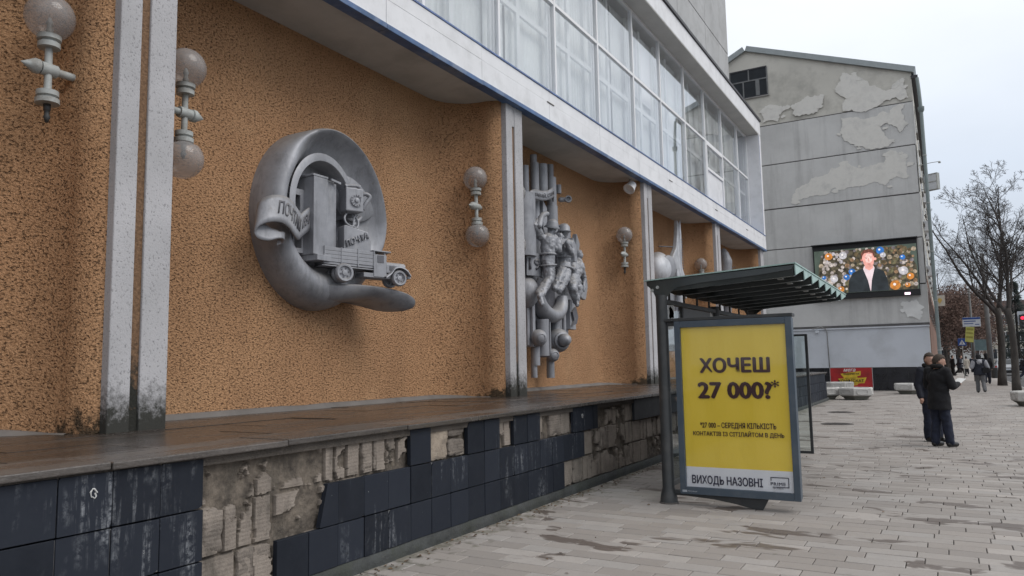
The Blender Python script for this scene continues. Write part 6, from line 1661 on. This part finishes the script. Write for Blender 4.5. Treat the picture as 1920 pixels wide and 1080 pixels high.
for i in range(5200):
    z_ = rn.uniform(.8,10.8); rr = 2.6*(1-z_/11.4)*math.sqrt(rn.random())*(.8+.3*math.sin(z_*5)); a = rn.uniform(0,6.28)
    p = Vector((rr*math.cos(a), rr*math.sin(a), z_-rr*.2)); s_ = rn.uniform(.10,.22); d = Vector((math.cos(a),math.sin(a),rn.uniform(-.6,.1))); b = d.orthogonal().normalized()
    lf.add([p, p+d*s_+b*s_*.3, p+d*s_*2, p+d*s_-b*s_*.3], [(0,1,2,3)])
lf.build('crown', M_needle, o); tag(o, 'dark fir tree beyond the road at the right edge', 'tree')

# ================================================================== STREET FURNITURE far down
def pole(loc, h, r, mat, label, extra=None):
    o = empty('utility_pole', loc); mb = MB(); mb.tube([(0,0,0),(0,0,h)], [r,r*.62], 12); mb.build('shaft', mat, o, smooth=True)
    mb = MB(); mb.lathe([(r*.75,h-.02),(r*.75,h+.04)], n=12); mb.build('cap', M_kerb, o)
    return tag(o, label, 'pole', 'concrete poles')
M_pole = pm('pole_concrete', (.15,.15,.15), .9, .15, 3)
pole((3.02, 69.9, 0), 9.8, .21, M_pole, 'thick grey concrete pole behind the big bare tree')
pole((1.66, 60.0, 0), 6.3, .10, M_pole, 'slim pale pole carrying the blue and white sign')
M_sblue = pm('sign_blue', (.02,.07,.28), .4, .1, 4); M_swhite = pm('sign_white', (.58,.62,.68), .5, .05, 4); M_syel = pm('banner_yellow_green', (.50,.50,.13), .6, .15, 4); M_sdk = pm('sign_dark_print', (.05,.06,.12), .5, .1, 5)
o = empty('direction_sign', (1.66, 59.9, 4.03)); mb = MB(); mb.box(-.53,.53,-.03,.0,-.32,.32); mb.build('board', M_swhite, o, bevel=.01)
mb = MB(); mb.box(-.52,.52,-.036,-.031,.17,.31); mb.build('blue_band', M_sblue, o)
for (a,b,c,d) in ((-.45,.25,.02,.08),(-.45,.1,-.14,-.09),(.2,.45,-.2,-.15)):
    mb = MB(); mb.box(a,b,-.036,-.031,c,d); mb.build('print_line', M_sblue, o)
tag(o, 'white board with a blue top band on the slim pole', 'sign')
o = empty('hanging_banner', (1.50, 59.85, 3.18)); o.rotation_euler = (0,R(7),0); mb = MB(); mb.box(-.25,.25,-.02,.0,-.52,.52); mb.build('sheet', M_syel, o)
for (a,b,c,d) in ((-.2,.2,.28,.42),(-.2,.18,.05,.14),(-.2,.2,-.25,-.12)):
    mb = MB(); mb.box(a,b,-.026,-.021,c,d); mb.build('print_line', pm('faded_olive_print', (.3,.28,.06), .6, .1, 4) if 'faded_olive_print' not in bpy.data.materials else bpy.data.materials['faded_olive_print'], o)
tag(o, 'tilted yellow green banner below the blue and white board', 'banner')
o = empty('crossing_sign', (1.05, 61.9, 0)); mb = MB(); mb.cyl((0,0.03,0),(0,.03,3.0),.03,8); mb.build('post', M_lampm, o); mb = MB(); mb.box(-.26,.26,-.02,.0,2.45,2.97); mb.build('plate', M_sblue, o, bevel=.01)
mb = MB(); mb.prism([(-.19,2.53),(.19,2.53),(0,2.88)], (0,-.021,0), (1,0,0), (0,0,1), (0,-1,0), .004); mb.build('white_triangle', M_swhite, o)
mb = MB(); mb.ball((.0,-.028,2.76),.022,8,6); mb.cap((0,-.028,2.70),.02,(.02,-.028,2.64),.018,8); mb.cap((.02,-.028,2.63),.012,(.07,-.028,2.56),.01,8); mb.cap((.02,-.028,2.63),.012,(-.05,-.028,2.56),.01,8); mb.build('walking_pictogram', M_sdk, o)
tag(o, 'blue pedestrian crossing sign with white triangle', 'sign')
o = empty('info_board', (2.75, 80, 0)); mb = MB(); mb.box(-.7,.7,-.05,.05,2.2,3.2); mb.build('board', pm('teal_board', (.10,.15,.16), .5, .2, 3), o); mb = MB(); mb.cyl((-.5,0,0),(-.5,0,2.2),.05,8); mb.cyl((.5,0,0),(.5,0,2.2),.05,8); mb.build('posts', M_lampm, o)
tag(o, 'dull green board on two posts beyond the slim pole', 'sign')
o = empty('litter_bin', (3.12, 68.2, 0)); mb = MB(); mb.lathe([(.16,.0),(.20,.05),(.22,.75),(.24,.78),(.20,.80)], (0,0,0), (0,0,1), 14); mb.build('drum', M_anth, o, smooth=True, auto=40); tag(o, 'dark litter bin at the foot of the thick concrete pole', 'bin')
o = empty('traffic_light', (3.75, 45.2, 0))
mb = MB(); mb.cyl((0,0,0),(0,0,4.2),.06,10); mb.cyl((0,0,3.75),(-.30,0,3.75),.03,8); mb.build('post', M_lampm, o)
mb = MB(); mb.box(-.44,-.18,-.12,.1,3.0,3.72); mb.build('housing', M_anth, o, bevel=.02)
for k, (mt_, z_) in enumerate(((emit('red_signal_light', (1.0,.02,.06), 2.5),3.55),(M_dark,3.33),(M_dark,3.12))):
    mb = MB(); mb.lathe([(.075,0),(.07,.02),(.0,.03)], (-.31,-.12,z_), (0,-1,0), 16); mb.build('lens', mt_, o, smooth=True)
mb = MB(); mb.box(-.50,-.14,.11,.13,3.2,3.9); mb.build('backboard', M_swhite, o)
tag(o, 'red traffic light with pale backboard at the right edge', 'traffic light')

# ================================================================== CARS
M_glassd = pm('car_glass', (.02,.025,.03), .08, .1, 2); M_tyre = pm('tyre_rubber', (.012,.012,.012), .85, .2, 20); M_rim = pm('alloy_rim', (.4,.4,.41), .35, .1, 8, metal=.8)
def car(loc, rz, paint, label, wagon=False):
    o = empty('parked_car', loc, rz)       # length along local Y, nose to +Y
    prof = [(-2.15,.45),(-2.18,.75),(-2.05,.98),(-1.55,1.02),(-.95,1.42),(.35,1.45),(1.05,1.0),(1.95,.85),(2.15,.62),(2.12,.35),(1.7,.24),(-1.8,.24)]
    if wagon: prof[3] = (-1.95,1.35); prof[4] = (-1.7,1.47)
    secs_ = ((-.86,.94),(-.80,1.0),(0,1.0),(.80,1.0),(.86,.94))
    mb = MB(); vs = []; n_ = len(prof)
    for x, s_ in secs_:
        for (y, z) in prof:
            tx = x*(1-.20*max(0,(z-.95)/.5)); vs.append((tx, y*s_ if abs(y) > 1.5 else y, .24+(z-.24)*(s_ if z > .9 else 1)))
    fs_ = [(q*n_+i, q*n_+(i+1)%n_, (q+1)*n_+(i+1)%n_, (q+1)*n_+i) for q in range(4) for i in range(n_)]+[tuple(range(n_)), tuple(range(5*n_-1,4*n_-1,-1))]
    mb.add(vs, fs_); mb.build('body', paint, o, smooth=True, auto=35, bevel=.03)
    for s_ in (-1, 1):
        mb = MB(); mb.add([(s_*.80,-1.35,1.02),(s_*.80,.85,1.02),(s_*.70,.30,1.37),(s_*.70,-.9,1.36)], [(0,1,2,3)]); q = mb.build('side_window', M_glassd, o); q.modifiers.new('thick','SOLIDIFY').thickness = .03
        for y in (-1.32,1.38):
            mb = MB(); mb.lathe([(.2,-.02),(.31,-.02),(.32,.05),(.32,.14),(.30,.19),(.21,.2)], (s_*.68,y,.32), (s_,0,0), 20); wq = mb.build('wheel', M_tyre, o, smooth=True, auto=40)
            mb = MB(); mb.lathe([(.2,.19),(.19,.205),(.05,.195)], (s_*.68,y,.32), (s_,0,0), 14); mb.build('rim', M_rim, wq, smooth=True)
        mb = MB(); mb.box(s_*.80-.12,s_*.80+.05,-2.17,-2.02,.72,.90); mb.build('tail_light', pm('red_lens', (.35,.01,.01), .3, .1, 6) if 'red_lens' not in bpy.data.materials else bpy.data.materials['red_lens'], o, bevel=.02)
        mb = MB(); mb.box(s_*.70-.14,s_*.70+.10,1.98,2.12,.62,.76); mb.build('headlight', M_swhite, o, bevel=.02)
        mb = MB(); mb.ball((s_*.95,.72,1.02), .09, 10, 8, (1,.6,.7)); mb.build('mirror', paint, o, smooth=True)
    mb = MB(); mb.add([(-.66,-1.60,1.04),(.66,-1.60,1.04),(.58,-1.0,1.40),(-.58,-1.0,1.40)] if not wagon else [(-.66,-2.0,1.02),(.66,-2.0,1.02),(.6,-1.82,1.38),(-.6,-1.82,1.38)], [(0,1,2,3)])
    q = mb.build('rear_window', M_glassd, o); q.location = (0,-.035,.03); q.modifiers.new('thick','SOLIDIFY').thickness = .02
    mb = MB(); mb.add([(-.66,1.0,1.04),(.66,1.0,1.04),(.58,.40,1.41),(-.58,.40,1.41)], [(0,1,2,3)]); q = mb.build('windscreen', M_glassd, o); q.location = (0,.035,.03); q.modifiers.new('thick','SOLIDIFY').thickness = .02
    mb = MB(); mb.box(-.26,.26,-2.215,-2.19,.52,.63); mb.build('number_plate', M_swhite, o); mb = MB(); mb.box(-.82,.82,-2.22,-2.1,.38,.50); mb.build('bumper', M_anth, o, bevel=.03)
    return tag(o, label, 'car', 'cars on the road')
P_sil = pm('silver_car_paint', (.42,.43,.45), .25, .05, 2, metal=.5); P_dk = pm('dark_blue_car_paint', (.015,.02,.035), .2, .1, 2); P_wh = pm('white_car_paint', (.62,.62,.62), .25, .05, 2)
car((4.75, 84, -.12), 0, P_sil, 'silver saloon car on the road behind the big bare trunk')
car((6.4, 97, -.12), R(180), P_dk, 'dark car facing the camera right of the silver saloon', True)
car((6.2, 112, -.12), R(180), P_wh, 'white car further down the road', True)

# ================================================================== FAR BUILDINGS
M_fw = pm('pale_far_render', (.50,.50,.49), .9, .08, .2, dirt=(.36,.36,.35), dirtscale=.3); M_fy = pm('cream_far_render', (.46,.43,.37), .9, .08, .2)
M_win = bpy.data.materials['dark_window_glass']; M_roofr = pm('brown_far_roof', (.12,.09,.085), .8, .2, 1)
def far_house(x0, x1, y, h, mat, label, cols, rows_, z0=1.2, fh=3.0):
    o = empty('far_house', ((x0+x1)/2, y, 0)); cx = (x0+x1)/2
    mb = MB(); mb.box(x0-cx, x1-cx, 0, 14, -.2, h); mb.build('wall', mat, o)
    mb = MB(); mb.prism([(x0-cx-.4,h),(x1-cx+.4,h),(x1-cx-2,h+1.8),(x0-cx+2,h+1.8)], (0,-.3,0), (1,0,0), (0,0,1), (0,1,0), 14.6); mb.build('roof', M_roofr, o)
    st_ = (x1-x0)/cols
    for r_ in range(rows_):
        for c_ in range(cols):
            a = x0-cx+st_*(c_+.5); z_ = z0+r_*fh
            mb = MB(); mb.box(a-.6,a+.6,-.03,-.001,z_,z_+1.7); wq = mb.build('window', M_win, o)
            mb = MB()
            for (p,q,u,v) in ((a-.66,a-.6,z_-.06,z_+1.76),(a+.6,a+.66,z_-.06,z_+1.76),(a-.03,a+.03,z_,z_+1.7),(a-.6,a+.6,z_+1.7,z_+1.76),(a-.7,a+.7,z_-.12,z_-.06)): mb.box(p,q,-.06,-.031 if abs(p-a) < .1 else -.001,u,v)
            mb.build('frame', M_frame, wq)
    return tag(o, label, 'building', 'houses closing the far end of the street')
far_house(-6, 5.5, 150, 7.4, M_fw, 'pale two storey house closing the street behind the signs', 5, 2)
far_house(6.2, 19, 158, 9.6, M_fy, 'cream three storey house at the far right end of the road', 6, 3)
far_house(-22, -7, 165, 8.5, M_fw, 'pale house hidden behind the grey block', 4, 2)
M_wood = pm('far_woodland', (.05,.042,.036), .95, .4, .3)
rn = random.Random(4); lf = MB()
for i in range(9000):
    p = Vector((rn.uniform(-40,60), rn.uniform(185,200), 0)); p.z = (6+3*noise.noise(Vector((p.x*.12,0,3))))*math.sqrt(rn.random())
    s_ = rn.uniform(.2,.5); a = Vector((rn.uniform(-1,1),0,rn.uniform(-1,1))).normalized(); b = Vector((a.z,.2,-a.x)); lf.add([p-a*s_,p+b*s_*.3,p+a*s_,p-b*s_*.3], [(0,1,2,3)])
tag(lf.build('far_wood', M_wood), 'dim line of trees behind the far houses', 'wood', kind='stuff')
# litter and withered leaves blown against the foot of the plinth
rn = random.Random(31); lt = MB()
for i in range(420):
    yy = rn.uniform(3.0,13.0); xx = -4.26+abs(rn.gauss(0,.10)); 
    if rn.random() < .12: xx = rn.uniform(-4.2,1.5); yy = rn.uniform(4.5,20)
    s_ = rn.uniform(.008,.028); a = rn.uniform(0,6.28); p = Vector((xx,yy,.006)); d = Vector((math.cos(a),math.sin(a),0)); q = Vector((-d.y,d.x,0)); z1_ = Vector((0,0,rn.uniform(.002,.014)))
    lt.add([p-d*s_, p+q*s_*.5+z1_, p+d*s_, p-q*s_*.5+z1_*.3], [(0,1,2,3)])
tag(lt.build('leaf_litter', pm('withered_leaf_litter', (.12,.075,.04), .9, .6, 30)), 'scattered withered leaves and grit along the foot of the plinth', 'litter', kind='stuff')
